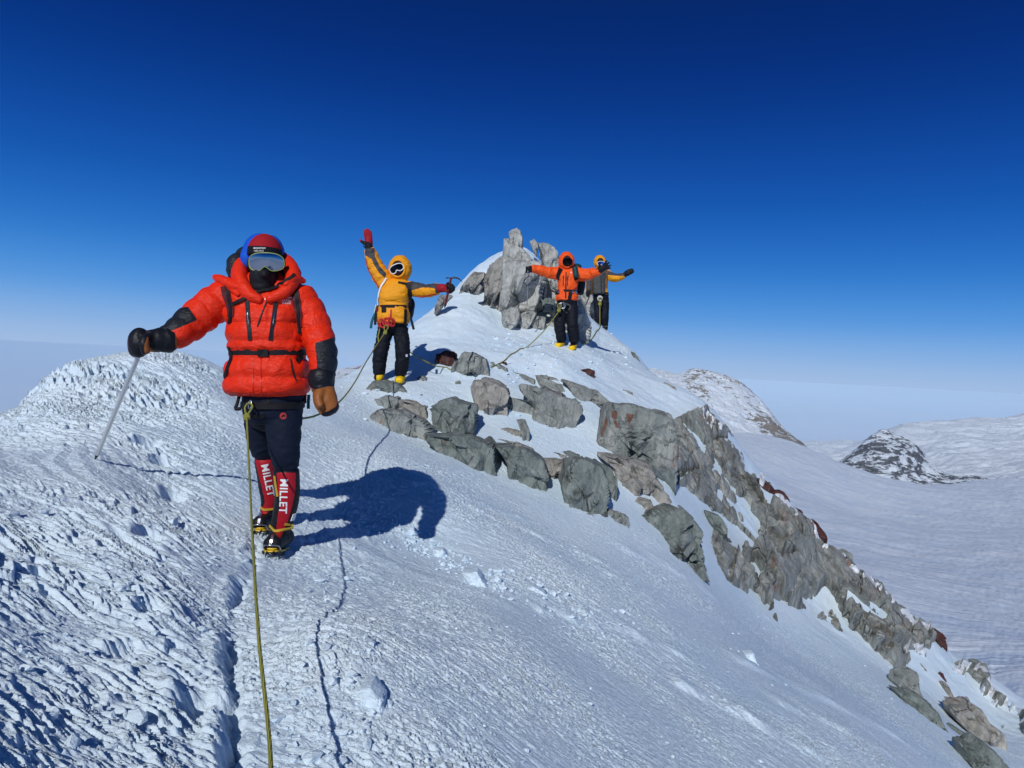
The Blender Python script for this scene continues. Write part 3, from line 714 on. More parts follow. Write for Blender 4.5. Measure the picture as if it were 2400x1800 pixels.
B([(1480,640),(1500,560),(1510,460),(1530,400),(1580,395),(1700,410),(1820,460),(1900,480),(1930,560),(1925,750),(1915,860),(1900,930),(1820,930),(1780,800),(1700,750),(1600,720),(1500,700)], 'huge square block with rust stains streaking its flat face', M_RR, d=10.1, stain=[Z5([(1545,450),(1600,445),(1600,470),(1585,500),(1610,550),(1580,560),(1565,500)]), Z5([(1638,460),(1692,465),(1672,520),(1652,610),(1636,600),(1648,520)]), Z5([(1740,790),(1795,790),(1790,900),(1760,930),(1748,850)]), Z5([(1500,560),(1520,470),(1540,500),(1515,600),(1490,630)])], thick=.45, e=.45, lean=.12, rough=.7)
B([(1500,715),(1600,720),(1700,750),(1790,790),(1820,850),(1900,930),(1910,990),(1820,960),(1700,930),(1600,880),(1585,790),(1510,740)], 'stepped brown ledge under the huge stained block', M_RB, d=9.5, thick=.5, sink=.4)
B([(1665,980),(1720,965),(1790,975),(1815,1010),(1720,1014),(1680,1000)], 'small brown rock under the stepped ledge', M_RB)
B([(1515,1025),(1560,1025),(1650,1065),(1645,1092),(1560,1082),(1515,1060)], 'small flat grey rock right of the round boulder foot', M_RG)
B([(1405,1045),(1450,1052),(1500,1090),(1450,1082)], 'thin slab just breaking the snow below the round boulder', M_RG, lean=.8)
B([(1690,1095),(1780,1060),(1900,1050),(2020,1080),(2080,1150),(2100,1310),(2000,1290),(1900,1240),(1830,1190),(1870,1160),(1780,1150)], 'flaky layered slab with white veins, below the stained block', M_RD, thick=.5, lean=.6, rough=1.3)
B([(1885,960),(1950,1000),(2030,1040),(1970,1055),(1870,1030),(1850,980)], 'thin stacked flakes above the layered slab', M_RD, lean=.5, rough=1.4)
B([(1820,275),(1880,290),(1950,340),(1955,380),(1945,460),(1920,470),(1870,410),(1840,350),(1820,310)], 'upright slab streaked dark red at the edge of the ridge', M_RB, d=14.0)
B([(1795,340),(1840,365),(1900,425),(1935,470),(1900,462),(1850,420),(1810,370)], 'dark red wedge leaning under the red-streaked slab', M_RED, d=13.7)

G2 = 'rocks of the summit tower'
T = lambda P, *a, name='summit_rock', **kw: rock(name, ZT_(P), *a, group=G2, **kw)
T([(790,400),(840,370),(905,300),(930,330),(935,860),(840,830),(760,830),(730,750),(745,650),(745,500),(760,460)], 'brown rock wall on the left side of the summit tower', M_RB, d=15.1, thick=.55, sink=.3, name='rock_pillar')
T([(925,125),(960,115),(990,150),(1060,190),(1110,240),(1140,270),(1190,370),(1260,410),(1300,460),(1310,560),(1280,640),(1270,730),(1210,790),(1100,790),(1030,790),(960,830),(900,860),(900,700),(905,500),(915,300)], 'main grey pillar of the summit tower, the tallest and widest', M_RS, d=14.9, thick=.6, sink=.3, lean=.15, name='rock_pillar')
T([(975,100),(1010,75),(1050,60),(1080,90),(1100,150),(1095,230),(1040,235),(985,180)], 'rounded rock knob at the very top of the summit tower', M_RS, d=15.2, thick=.7, sink=1.5)
T([(640,465),(745,475),(740,520),(700,570),(600,650),(500,710),(500,650),(560,570),(600,510)], 'slanting pale rock on the left snow edge of the summit', M_RB, d=15.4, thick=.5)
T([(340,690),(430,680),(440,700),(380,760),(280,820),(280,780)], 'low pale rock lowest on the left snow edge of the summit', M_RB, d=14.2)
T([(650,640),(700,590),(730,610),(690,645)], 'little rock between the slanting rock and the brown wall', M_RB, d=14.8)
T([(1255,215),(1310,190),(1370,210),(1430,270),(1460,340),(1460,430),(1440,560),(1430,740),(1290,730),(1300,620),(1330,520),(1310,440),(1300,330),(1280,250)], 'rounded grey pillar right of the snow gully, behind the orange climber', M_RS, d=15.5, thick=.6, sink=.3, name='rock_pillar')
T([(1170,180),(1210,160),(1255,215),(1240,255),(1190,225)], 'small pointed rock at the head of the snow gully', M_RS, d=17.0, sink=1.6)
T([(940,830),(1000,800),(1070,810),(1080,880),(1060,950),(950,1030),(920,960),(910,880)], 'leftmost of the three blocks at the foot of the summit tower', M_RS, sink=0.2)
T([(1070,880),(1120,860),(1190,830),(1235,860),(1200,930),(1160,980),(1080,1020),(1070,950)], 'middle of the three blocks at the foot of the summit tower', M_RS, sink=0.2)
T([(1200,910),(1250,890),(1310,900),(1320,960),(1300,1010),(1250,1030),(1190,985)], 'rightmost of the three blocks at the foot of the summit tower', M_RS, sink=0.2)
T([(1285,740),(1330,715),(1400,740),(1430,790),(1300,790)], 'dark rock low in the gap beside the orange climber', M_RD, d=14.9)
T([(1360,790),(1430,780),(1600,760),(1650,700),(1700,850),(1760,950),(1740,1050),(1690,1110),(1650,1120),(1560,1100),(1400,1030),(1330,1020),(1330,960),(1400,900)], 'broad grey rock behind the legs of the orange climber', M_RS, d=15.0, sink=.25, thick=.5, name='rock_pillar')
T([(1650,700),(1700,620),(1770,690),(1780,790),(1790,860),(1750,880),(1700,800)], 'grey rock behind the hip of the climber farthest away', M_RS, d=19.2)

G3 = 'loose rocks on the lower right slope'
S = lambda P, *a, **kw: rock('boulder', Z8(P), *a, group=G3, **kw)
S([(1230,1080),(1250,1030),(1310,1000),(1370,1015),(1380,1060),(1380,1130),(1370,1175),(1320,1165),(1240,1110)], 'upright wedge-shaped grey rock at the edge of the smooth snow', M_RG)
S([(1250,1155),(1300,1170),(1400,1180),(1500,1260),(1560,1330),(1470,1325),(1370,1280),(1290,1210)], 'long dark rock in the shade below the wedge-shaped rock', M_RD, lean=.6)
S([(1590,1405),(1650,1390),(1740,1450),(1765,1485),(1690,1460)], 'small dark rock between the long dark rock and the corner rock', M_RD, lean=.6)
S([(1645,1270),(1760,1265),(1800,1245),(1850,1280),(1880,1350),(1960,1420),(1970,1470),(1930,1530),(1850,1480),(1780,1440),(1700,1380),(1655,1320)], 'big knobbly pale rock near the lower right corner', M_RB)
S([(1715,1530),(1800,1550),(1850,1510),(1920,1560),(2010,1650),(2030,1720),(1800,1720),(1740,1600)], 'black-looking rock cut by the lower right frame edge', M_RD)
S([(1500,990),(1550,1000),(1565,1050),(1530,1050),(1500,1030)], 'small dark red rock above the knobbly pale rock', M_RED)
S([(1550,1070),(1590,1080),(1640,1200),(1620,1215),(1570,1130)], 'thin rock sliver between the wedge-shaped and knobbly rocks', M_RB)
S([(1690,1150),(1725,1170),(1735,1205),(1700,1195),(1685,1170)], 'small tan stone above the knobbly pale rock', M_RB)
S([(1390,925),(1420,960),(1430,990),(1400,975)], 'thin stone up the slope from the wedge-shaped rock', M_RG)
S([(1225,945),(1270,940),(1310,970),(1315,1000),(1260,985)], 'small rock resting just above the wedge-shaped rock', M_RG)

B([(1110,455),(1180,470),(1250,500),(1240,545),(1160,540),(1100,510)], 'grey rock filling the foot of the long layered outcrop', M_RG)
B([(1140,690),(1200,688),(1290,712),(1380,742),(1370,760),(1280,740),(1180,725)], 'thin brown ledge running behind the round boulder', M_RB, lean=.7)
B([(1250,685),(1320,688),(1375,710),(1370,735),(1300,725)], 'small dark slab in the snow above the round boulder', M_RD, lean=.7)
B([(1590,830),(1700,840),(1760,870),(1800,930),(1830,1000),(1760,960),(1680,930),(1600,890)], 'blocky brown step between the ledge and the layered slab', M_RB, d=9.6)
B([(1330,335),(1400,380),(1395,395),(1370,385)], 'small rock under the long narrow slab', M_RG)
B([(2105,1035),(2180,1060),(2212,1110),(2212,1200),(2170,1150),(2120,1090)], 'smooth greenish slab standing in the snow right of the layered slab', M_RD, d=10.6)
B([(1080,250),(1150,240),(1240,262),(1290,300),(1180,275),(1100,270)], 'narrow slab behind the sloping slabs', M_RG, lean=.8)
rock('boulder', ZD2([(1555,1535),(1600,1540),(1680,1640),(1670,1660),(1610,1610)]), 'small dark rock on the skyline right of the farthest climber', M_RD, d=16.2, group=G1)
# dark red rocks on the ridge crest
G4 = 'dark red rocks on the ridge crest'
for i, (P_, lb) in enumerate([([(660,590),(720,600),(768,640),(750,660),(695,632)], 'dark red crest rock highest on the descending ridge'),
    ([(772,648),(803,648),(830,690),(818,710),(782,684)], 'dark red crest rock, second from the top of the ridge'),
    ([(838,712),(882,733),(910,770),(892,795),(848,762)], 'broad dark red crest rock about a third of the way down the ridge'),
    ([(922,778),(957,788),(988,850),(992,890),(962,866),(928,818)], 'tall dark red crest rock ending the upper red row'),
    ([(1060,915),(1080,905),(1103,925),(1108,965),(1080,972),(1060,945)], 'grey crest block with a snow cap below the red row'),
    ([(1448,1252),(1492,1262),(1514,1310),(1507,1340),(1468,1302)], 'dark red crest rock far down the ridge near the right frame edge'),
    ([(1640,1395),(1685,1400),(1695,1440),(1680,1465),(1650,1440)], 'brown crest block lowest on the ridge')]):
    rock('crest_rock', Z6(P_), lb, M_RED if i not in (4, 6) else M_RG, d=13.35, group=G4, sink=.8)
# ------------------------------------------------------------------ lumps of snow crust
GS = 'blocks of snow crust broken from the surface'
def sblock(P_, lb, **kw):
    c_ = np.mean(P_, 0); P_ = [tuple(c_+(np.array(p)-c_)*0.78) for p in P_]
    o = rock('snow_block', P_, lb, M_SNOW, thick=.6, group=GS, cuts=2, rough=1.6, sink=.3, bury=.01, **kw); o['category'] = 'snow block'
sblock([(838,1604),(868,1600),(905,1636),(908,1668),(880,1690),(845,1660)], 'largest snow block, beside the rope shadow at the bottom of the frame')
sblock([(850,1500),(880,1505),(876,1530),(856,1528)], 'small snow block just above the largest one')
sblock([(1075,1338),(1120,1335),(1150,1375),(1130,1385),(1095,1365)], 'tilted snow block right of the hand shadow')
sblock([(1010,1285),(1040,1285),(1055,1305),(1030,1312)], 'snow block just below the hand shadow')
sblock([(1215,1375),(1250,1372),(1290,1392),(1260,1400)], 'long low snow block on the open slope')
sblock([(1320,1395),(1345,1400),(1370,1412),(1340,1410)], 'small flat snow block farther right on the open slope')
sblock([(1090,1630),(1105,1628),(1115,1648),(1098,1652)], 'tiny snow block alone low on the open slope')
sblock([(548,1738),(600,1735),(625,1762),(600,1790),(560,1780)], 'snow block at the lower end of the crack beside the rope')
sblock([(240,1570),(298,1570),(300,1590),(255,1602)], 'flat snow flake on the left hump')
sblock([(1740,1530),(1770,1528),(1775,1552),(1752,1550)], 'single snow block far right on the open slope')
sblock([(385,1218),(408,1213),(412,1240),(392,1245)], 'snow block on the hump left of the boots')
# crumbs kicked loose along the track: too many to count
rngc = np.random.RandomState(12); CV = []; CF = []; co_ = 0; N2, F2 = ico(1)
spots = []
for _ in range(520): spots.append((rngc.normal(760, 75), rngc.uniform(1290, 1800), 1.0))
for _ in range(300): t_ = rngc.rand(); spots.append((930+260*t_+rngc.normal(0, 22), 1250+130*t_+rngc.normal(0, 16), 1.5))
for _ in range(160): t_ = rngc.rand(); spots.append((1200+250*t_+rngc.normal(0, 40), 1360+100*t_+rngc.normal(0, 25), 1.3))
for _ in range(260): spots.append((rngc.uniform(20, 560), rngc.uniform(1080, 1790), 1.1))
for _ in range(220): spots.append((rngc.uniform(1000, 2100), rngc.uniform(1300, 1790), 0.9))
for _ in range(320): spots.append((rngc.uniform(1130, 1480), rngc.uniform(780, 880), 1.9))
for _ in range(160): spots.append((rngc.uniform(800, 1300), rngc.uniform(880, 990), 1.6))
for a, b, k_ in spots:
    dd = hit(a, b)
    if not dd: continue
    p = at(a, b, dd); p[2] = float(ztop(p[0:1], p[1:2])[0])
    r = 0.0045*k_*math.exp(rngc.normal(0, 0.55))*(1+0.03*dd)
    A_ = np.diag([r*rngc.uniform(1, 1.9), r*rngc.uniform(.7, 1.2), r*rngc.uniform(.5, 1.0)])
    Rm = np.array(Matrix.Rotation(rngc.uniform(0, 6.28), 3, 'Z'))
    v = (N2*(1+rngc.uniform(-.3, .3, (len(N2), 1))))@A_@Rm.T + p + np.array([0, 0, r*0.25])
    CV.append(v); CF.append(F2+co_); co_ += len(N2)
o = link('snow_crumbs', new_mesh('snow_crumbs', np.vstack(CV), np.vstack(CF), False), M_SNOW); tag(o, kind='stuff')

# ------------------------------------------------------------------ the long rock ridge
RIDGE = Z6([(318,340),(420,300),(470,285),(560,370),(630,470),(645,560),(760,640),(830,700),(950,790),(990,880),(1090,920),(1120,980),(1230,1060),(1300,1130),(1420,1220),(1500,1310),(1560,1370),(1690,1400),(1700,1480),(1760,1540),(1900,1640),
            (1900,1760),(1700,1660),(1640,1560),(1560,1450),(1480,1400),(1380,1370),(1330,1420),(1240,1400),(1150,1340),(1100,1300),(1030,1250),(960,1195),(890,1160),(860,1165),(800,1140),(805,1230),(740,1200),(690,1150),(640,1090),(560,1040),(510,970),(480,860),(500,800),(520,790),(480,720),(440,690),(380,640),(322,620),(314,450)])
ru = np.linspace((1560-CX)/F, (2520-CX)/F, 640); rl = np.linspace(math.log(8.8), math.log(16.5), 620)
RU, RL = np.meshgrid(ru, rl); RY = np.exp(RL); RX = RU*RY; RZ = zbase(RX, RY)
rpx = CX+F*RU; rpy = EY-F*RZ/RY
wob = 9*fbm2(rpx/45, rpy/45, 601, 4)
sd = poly_sd(rpx, rpy, RIDGE) + wob
# coordinates along and across the slanting rock bands
ba = (rpx*0.70+rpy*0.71)/F*12; bb = (-rpx*0.71+rpy*0.70)/F*12
f1, f2, ci = vor2(ba*0.75+0.25*fbm2(ba, bb, 611, 3), bb*1.5+0.25*fbm2(ba, bb, 612, 3), 613)
g1, g2, cj = vor2(ba*2.3, bb*4.2, 614)
blk = 0.20*(ci-0.4) - 0.10*np.clip(0.12-(f2-f1), 0, 1)/0.12 + 0.06*(cj-0.5) - 0.03*np.clip(0.10-(g2-g1), 0, 1)/0.10
tiltb = 0
for fs_, fa_ in ((0.8, 0.30), (1.9, 0.26), (4.5, 0.16)):
    _, of_, rd_ = vor3(np.stack([ba*fs_, bb*fs_*1.7, 0*ba+0.5], -1)+0.06*fbm2(ba*fs_*2, bb*fs_*2, 617, 2)[..., None], int(620+fs_*10))
    tiltb = tiltb + fa_/fs_*(of_*rd_*np.array([1, 1, 0])).sum(-1)
rgh = 0.025*fbm2(ba*2, bb*3, 621, 5, 0.6) + 0.02*(1-2*np.abs(fbm2(ba*5, bb*12, 622, 4)))
pocket = fbm2(ba*0.8+4, bb*2.6, 631, 4)
thresh = 0.16+0.22*sstep(1700, 1950, rpx)*1.0
snowp = sstep(0.17, 0.34, pocket + 0.14*sstep(1850, 2150, rpx) + 0.18*sstep(40, 0, sd)*sstep(1700, 1740, rpx)*(fbm2(ba*3, bb*3, 633, 2) > 0.0))
POCK = [Z6(p) for p in ([(365,350),(420,400),(468,452),(462,495),(430,470),(385,400)], [(505,535),(530,560),(575,620),(602,640),(590,662),(545,610)], [(518,640),(542,660),(535,705),(518,680)],
    [(325,610),(370,660),(440,700),(478,720),(480,745),(520,740),(600,800),(690,880),(650,885),(600,890),(560,850),(480,770),(440,765),(400,750),(330,720)], [(765,950),(855,975),(775,1002)],
    [(1080,1100),(1117,1090),(1100,1130),(1065,1147)], [(890,1110),(920,1120),(985,1055),(1020,1100),(1060,1190),(1085,1200),(1090,1310),(1060,1250),(1010,1175),(960,1180),(900,1150)],
    [(1170,1115),(1255,1180),(1240,1205),(1180,1152)], [(1440,1330),(1492,1370),(1450,1402)], [(385,290),(430,285),(440,335),(395,335)], [(560,395),(600,430),(625,480),(600,490),(570,450)])]
pk = np.max([poly_sd(rpx, rpy, p) for p in POCK], 0) + 5*fbm2(rpx/14, rpy/14, 651, 3)
rimz = sstep(-5, 15, poly_sd(rpx, rpy, [(1590,895),(1660,925),(1760,1040),(1765,1120),(1715,1075),(1640,1000),(1600,950)]))
rime = rimz*sstep(-0.02, 0.16, fbm2(rpx/16, rpy/20, 655, 4))
snowp = np.maximum(snowp*(rpx > 1720), sstep(-3, 5, pk))
off = (0.10+0.16*sstep(1720, 1800, rpx))*sstep(-4, 22, sd) + (blk+tiltb+rgh)*sstep(-8, 25, sd) - 0.9*sstep(6, -16, sd)
off = off - 0.55*snowp
ROFF = off
V = np.stack([RX-0.1*off, RY-0.6*off, RZ+0.8*off], -1).reshape(-1, 3)
M_RIDGE = mat_rock('ridge_rock', dark=(0.149, 0.176, 0.164), mid=(0.270, 0.289, 0.270), light=(0.428, 0.431, 0.403), rust=0.55, ang=0.75, sc=0.8, snow_attr=True)
me = new_mesh('rock_ridge', V, grid_faces(len(rl), len(ru))); me.set_sharp_from_angle(angle=math.radians(38))
rim = sstep(26, 4, np.abs(poly_sd(rpx, rpy, RIDGE)-12))*sstep(1745, 1790, rpx)*sstep(0.02, 0.2, fbm2(rpx/22, rpy/22, 641, 3)+0.12)
set_attr(me, 'snow', 0.9*snowp*0.6 + 0.9*rim*(RY > 12.2) + 0.8*rime + 0.05)
o = link('rock_ridge', me, M_RIDGE); tag(o, kind='structure')
# ------------------------------------------------------------------ building blocks for figures and gear
def unit(v): v = np.asarray(v, float); return v/(np.linalg.norm(v)+1e-12)
def rs(pts, n):
    """smooth resampling of a polyline with any number of columns"""
    P = np.asarray(pts, float); m = len(P)
    if m == 2: t = np.linspace(0, 1, n)[:, None]; return P[0]*(1-t)+P[1]*t
    E = np.vstack([2*P[0]-P[1], P, 2*P[-1]-P[-2]]); out = []
    for t in np.linspace(0, m-1-1e-9, n):
        i = int(t); f = t-i; a, b, c, d_ = E[i], E[i+1], E[i+2], E[i+3]
        out.append(0.5*((2*b)+(-a+c)*f+(2*a-5*b+4*c-d_)*f*f+(-a+3*b-3*c+d_)*f**3))
    return np.array(out)

def loft(rings):
    """rings: (n,m,3) -> closed tube with caps"""
    R = np.asarray(rings); n, m = R.shape[:2]; V = R.reshape(-1, 3); Fc = []
    for i in range(n-1):
        for j in range(m):
            k = (j+1) % m; Fc.append((i*m+j, i*m+k, (i+1)*m+k, (i+1)*m+j))
    c0 = len(V); V = np.vstack([V, R[0].mean(0), R[-1].mean(0)])
    for j in range(m):
        k = (j+1) % m; Fc.append((c0, k, j)); Fc.append((c0+1, (n-1)*m+j, (n-1)*m+k))
    return V, Fc

def tube(pts, rad, n=None, seg=16, ref=(0, 1, 0), puff=0.0, pitch=0.08, flat=1.0, closed=False, round_ends=True):
    """pts (k,3); rad scalar or list; round in section; flat scales the depth radius"""
    P = np.asarray(pts, float); k = len(P)
    r = np.full(k, rad, float) if np.isscalar(rad) else np.asarray(rad, float)
    D = np.column_stack([P, r])
    L = np.linalg.norm(np.diff(P, axis=0), axis=1).sum()
    n = n or max(6, int(L/max(0.012, r.mean()*0.22)))
    n = min(n, 160)
    Q = rs(D, n); C = Q[:, :3]; rr = Q[:, 3].copy()
    if closed: C = Q[:-1, :3]; rr = rr[:-1]
    T = np.gradient(C, axis=0) if not closed else np.roll(C, -1, 0)-np.roll(C, 1, 0)
    s = np.concatenate([[0], np.cumsum(np.linalg.norm(np.diff(C, axis=0), axis=1))])
    if puff: rr = rr*(1+puff*(np.abs(np.sin(np.pi*s/pitch))**0.5-0.72))
    th = np.linspace(0, 2*np.pi, seg, endpoint=False); rings = []
    ref = np.array(ref, float)
    for i in range(len(C)):
        t = unit(T[i]); b = np.cross(t, ref)
        if np.linalg.norm(b) < 0.15: b = np.cross(t, ref+np.array([0.3, 0.2, 0.9]))
        b = unit(b); nn = unit(np.cross(b, t))
        rings.append(C[i] + rr[i]*(np.cos(th)[:, None]*b + flat*np.sin(th)[:, None]*nn))
    if round_ends and not closed:
        a, z = rings[0], rings[-1]; ta, tz = unit(T[0]), unit(T[-1])
        pre = [C[0]+(a-C[0])*q - ta*rr[0]*w for q, w in ((0.45, 0.42), (0.8, 0.26))]
        post = [C[-1]+(z-C[-1])*q + tz*rr[-1]*w for q, w in ((0.8, 0.26), (0.45, 0.42))]
        rings = pre + rings + post
    if closed:
        R = np.array(rings); n_, m = R.shape[:2]; V = R.reshape(-1, 3)
        Fc = [(i*m+j, i*m+(j+1) % m, ((i+1) % n_)*m+(j+1) % m, ((i+1) % n_)*m+j) for i in range(n_) for j in range(m)]
        return V, Fc
    return loft(rings)

def ell(c, r, k=4, rot=None):
    N, Fc = ico(k); V = N*np.asarray(r, float)
    if rot is not None: V = V@np.array(Matrix.Rotation(rot[0], 3, rot[1])).T
    return V+np.asarray(c, float), [tuple(f) for f in Fc]

def torso(rows, seg=40, puff=0.0, pitch=0.09, n=60, d0=4.3, ex=2.4):
    """rows: (px, py, half width px, half depth m, distance)"""
    Q = rs(rows, n); rings = []; th = np.linspace(0, 2*np.pi, seg, endpoint=False)
    z = np.array([(EY-q[1])/F*q[4] for q in Q])
    s = np.abs(z-z[0])
    for q, si in zip(Q, s):
        c = at(q[0], q[1], q[4]); hw = q[2]/F*q[4]; hd = q[3]
        f = 1+puff*(np.abs(np.sin(np.pi*si/pitch))**0.5-0.72) if puff else 1
        cs, sn = np.cos(th), np.sin(th)
        x = np.sign(cs)*np.abs(cs)**(2/ex)*hw*f; y = np.sign(sn)*np.abs(sn)**(2/ex)*hd*f
        rings.append(np.stack([c[0]+x, c[1]+y, np.full(seg, c[2])], -1))
    return loft(rings)

def merge(parts):
    V = []; Fc = []; o = 0
    for v, f in parts:
        V.append(np.asarray(v)); Fc += [tuple(i+o for i in q) for q in f]; o += len(v)
    return np.vstack(V), Fc

def fuse(parts, voxel=0.01, smooth=2, wr=0.0, wsc=14.0, seed=1, aniso=(1, 1, 1)):
    """one continuous skin over overlapping solids, with cloth wrinkles of depth wr"""
    V, Fc = merge(parts)
    me = bpy.data.meshes.new('tmp'); me.from_pydata([tuple(v) for v in V], [], Fc)
    o = bpy.data.objects.new('tmp', me); COL.objects.link(o)
    m = o.modifiers.new('r', 'REMESH'); m.mode = 'VOXEL'; m.voxel_size = voxel; m.adaptivity = 0
    if smooth:
        s = o.modifiers.new('s', 'SMOOTH'); s.factor = 0.5; s.iterations = smooth
    dg = bpy.context.evaluated_depsgraph_get(); ev = o.evaluated_get(dg); em = ev.to_mesh()
    n = len(em.vertices); co = np.empty(n*3, np.float32); em.vertices.foreach_get('co', co); co = co.reshape(-1, 3).astype(float)
    no = np.empty(n*3, np.float32); em.vertices.foreach_get('normal', no); no = no.reshape(-1, 3)
    f = [tuple(p.vertices) for p in em.polygons]
    ev.to_mesh_clear(); bpy.data.objects.remove(o); bpy.data.meshes.remove(me)
    if wr:
        q = co*wsc*np.array(aniso)
        w = 1-2*np.abs(fbm3(q+2.2*noise3(q*0.4, seed+3)[..., None], seed, 3))
        co = co + no*(wr*w)[:, None]
    return co, f

def bvh_of(V, Fc): return BVHTree.FromPolygons([tuple(v) for v in V], [tuple(f) for f in Fc])
def ray_px(bvh, px, py):
    d = unit(at(px, py, 1.0)); h = bvh.ray_cast(Vector((0, 0, 0)), Vector(tuple(d)))
    if h[0] is None: return None
    n = np.array(h[1]); 
    if n@d > 0: n = -n
    return np.array(h[0]), n

def ribbon(bvh, pxy, width, th=0.004, off=0.002, n=None):
    """a strap lying on a surface along a traced line"""
    P = np.asarray(pxy, float); L = np.linalg.norm(np.diff(P, axis=0), axis=1).sum(); n = n or max(5, int(L/4))
    Q = rs(P, n); pts = []; nor = []
    for q in Q:
        h = ray_px(bvh, *q)
        if h is None:
            if pts: pts.append(at(q[0], q[1], pts[-1][1])); nor.append(nor[-1])
            continue
        pts.append(h[0]); nor.append(h[1])
    if len(pts) < 2: return None
    pts = np.array(pts); nor = np.array(nor)
    # even out jumps where the ray slips off an edge
    k = np.ones(5)/5
    if len(pts) > 8:
        pp = np.vstack([pts[:1]]*2+[pts]+[pts[-1:]]*2); pts[:, 1] = np.minimum(pts[:, 1], np.convolve(pp[:, 1], k, 'valid'))
        nn = np.vstack([nor[:1]]*2+[nor]+[nor[-1:]]*2); nor = np.stack([np.convolve(nn[:, i], k, 'valid') for i in range(3)], -1)
    return strip(pts, nor, width, th, off)

def strip(pts, nor, width, th=0.004, off=0.002, closed=False):
    pts = np.asarray(pts, float); nor = np.asarray(nor, float)
    T = np.gradient(pts, axis=0) if not closed else np.roll(pts, -1, 0)-np.roll(pts, 1, 0); rings = []
    for p, n_, t in zip(pts, nor, T):
        n_ = unit(n_); s = unit(np.cross(unit(t), n_)); w = width/2
        rings.append([p+n_*off-s*w, p+n_*off+s*w, p+n_*(off+th)+s*w*0.94, p+n_*(off+th)-s*w*0.94])
    if not closed: return loft(rings)
    R = np.array(rings); n_, m = R.shape[:2]; V = R.reshape(-1, 3)
    return V, [(i*m+j, i*m+(j+1) % m, ((i+1) % n_)*m+(j+1) % m, ((i+1) % n_)*m+j) for i in range(n_) for j in range(m)]

def band(bvh, c, width, th=0.005, off=0.003, up=(0, 0, 1), n=56, rmax=0.6):
    """a closed belt lying round a surface, in the plane through c"""
    up = unit(up); a = unit(np.cross(up, (0, 1, 0.001))); b = np.cross(up, a); pts = []; nor = []
    for k in range(n):
        t = 2*np.pi*k/n; d = np.cos(t)*a+np.sin(t)*b; o = c+d*rmax
        h = bvh.ray_cast(Vector(tuple(o)), Vector(tuple(-d)))
        if h[0] is None: continue
        pts.append(np.array(h[0])); nor.append(d)
    return strip(pts, nor, width, th, off, closed=True)

_txt = {}
def text_mesh(s, bold=True):
    cu_ = bpy.data.curves.new('t', 'FONT'); cu_.body = s; cu_.size = 1.0; cu_.offset = 0.022 if bold else 0.0; cu_.resolution_u = 3
    cu_.space_character = 1.08
    o = bpy.data.objects.new('t', cu_); COL.objects.link(o)
    dg = bpy.context.evaluated_depsgraph_get(); me = bpy.data.meshes.new_from_object(o.evaluated_get(dg))
    bpy.data.objects.remove(o); bpy.data.curves.remove(cu_)
    bm = bmesh.new(); bm.from_mesh(me); bpy.data.meshes.remove(me)
    xs = [v.co.x for v in bm.verts]; ys = [v.co.y for v in bm.verts]
    x0, x1, y0, y1 = min(xs), max(xs), min(ys), max(ys)
    for i in range(1, 24):
        x = x0+(x1-x0)*i/24; bmesh.ops.bisect_plane(bm, geom=bm.verts[:]+bm.edges[:]+bm.faces[:], plane_co=(x, 0, 0), plane_no=(1, 0, 0))
    for i in range(1, 5):
        y = y0+(y1-y0)*i/5; bmesh.ops.bisect_plane(bm, geom=bm.verts[:]+bm.edges[:]+bm.faces[:], plane_co=(0, y, 0), plane_no=(0, 1, 0))
    bm.verts.ensure_lookup_table()
    V = np.array([[(v.co.x-x0)/(x1-x0), (v.co.y-y0)/(y1-y0)] for v in bm.verts]); Fc = [tuple(v.index for v in f.verts) for f in bm.faces]
    bm.free(); return V, Fc

def decal(V, Fc, bvh, p0, p1, h, off=0.0025):
    """V in unit square -> onto the surface; baseline runs p0->p1 in pixels, letters h pixels tall"""
    p0 = np.array(p0, float); p1 = np.array(p1, float); e = p1-p0; u = e/np.linalg.norm(e); up = np.array([u[1], -u[0]])
    out = []; last = None
    for a, b in V:
        q = p0+e*a+up*h*b; r = ray_px(bvh, *q)
        if r is None: r = (at(q[0], q[1], last[1] if last is not None else 4.2), np.array([0, -1, 0]))
        last = r[0]; out.append(r[0]+r[1]*off)
    return np.array(out), Fc

class Person:
    def __init__(s, foot_px, d, label, cat='person'):
        s.root = empty('person', at(foot_px[0], foot_px[1], d), label, cat)
        s.rl = np.array(s.root.location); s.d = d
    def add(s, name, geo, mat, parent=None, smooth=True, label=None, attr=None):
        V, Fc = geo
        me = new_mesh(name, V, Fc, smooth)
        if attr is not None: set_attr(me, 'patch', attr)
        o = link(name, me, mat, parent=parent or s.root, root=s.rl)
        if label: o['label'] = label
        return o

def thing_mesh(name, geo, mat, label, cat, group=None, base=None, smooth=True):
    V, Fc = geo; b = toworld(np.asarray(base) if base is not None else V[np.argmin(V[:, 2])])
    o = link(name, new_mesh(name, V, Fc, smooth), mat, root=b); tag(o, label, cat, group); return o

def proj(V): return CX+F*V[:, 0]/V[:, 1], EY-F*V[:, 2]/V[:, 1]
def patch_attr(V, polys, soft=1.0):
    px, py = proj(V); m = np.full(len(V), -99.0)
    for P in polys: m = np.maximum(m, poly_sd(px, py, P))
    return 0.5+np.clip(m/(4*soft), -0.5, 0.5)

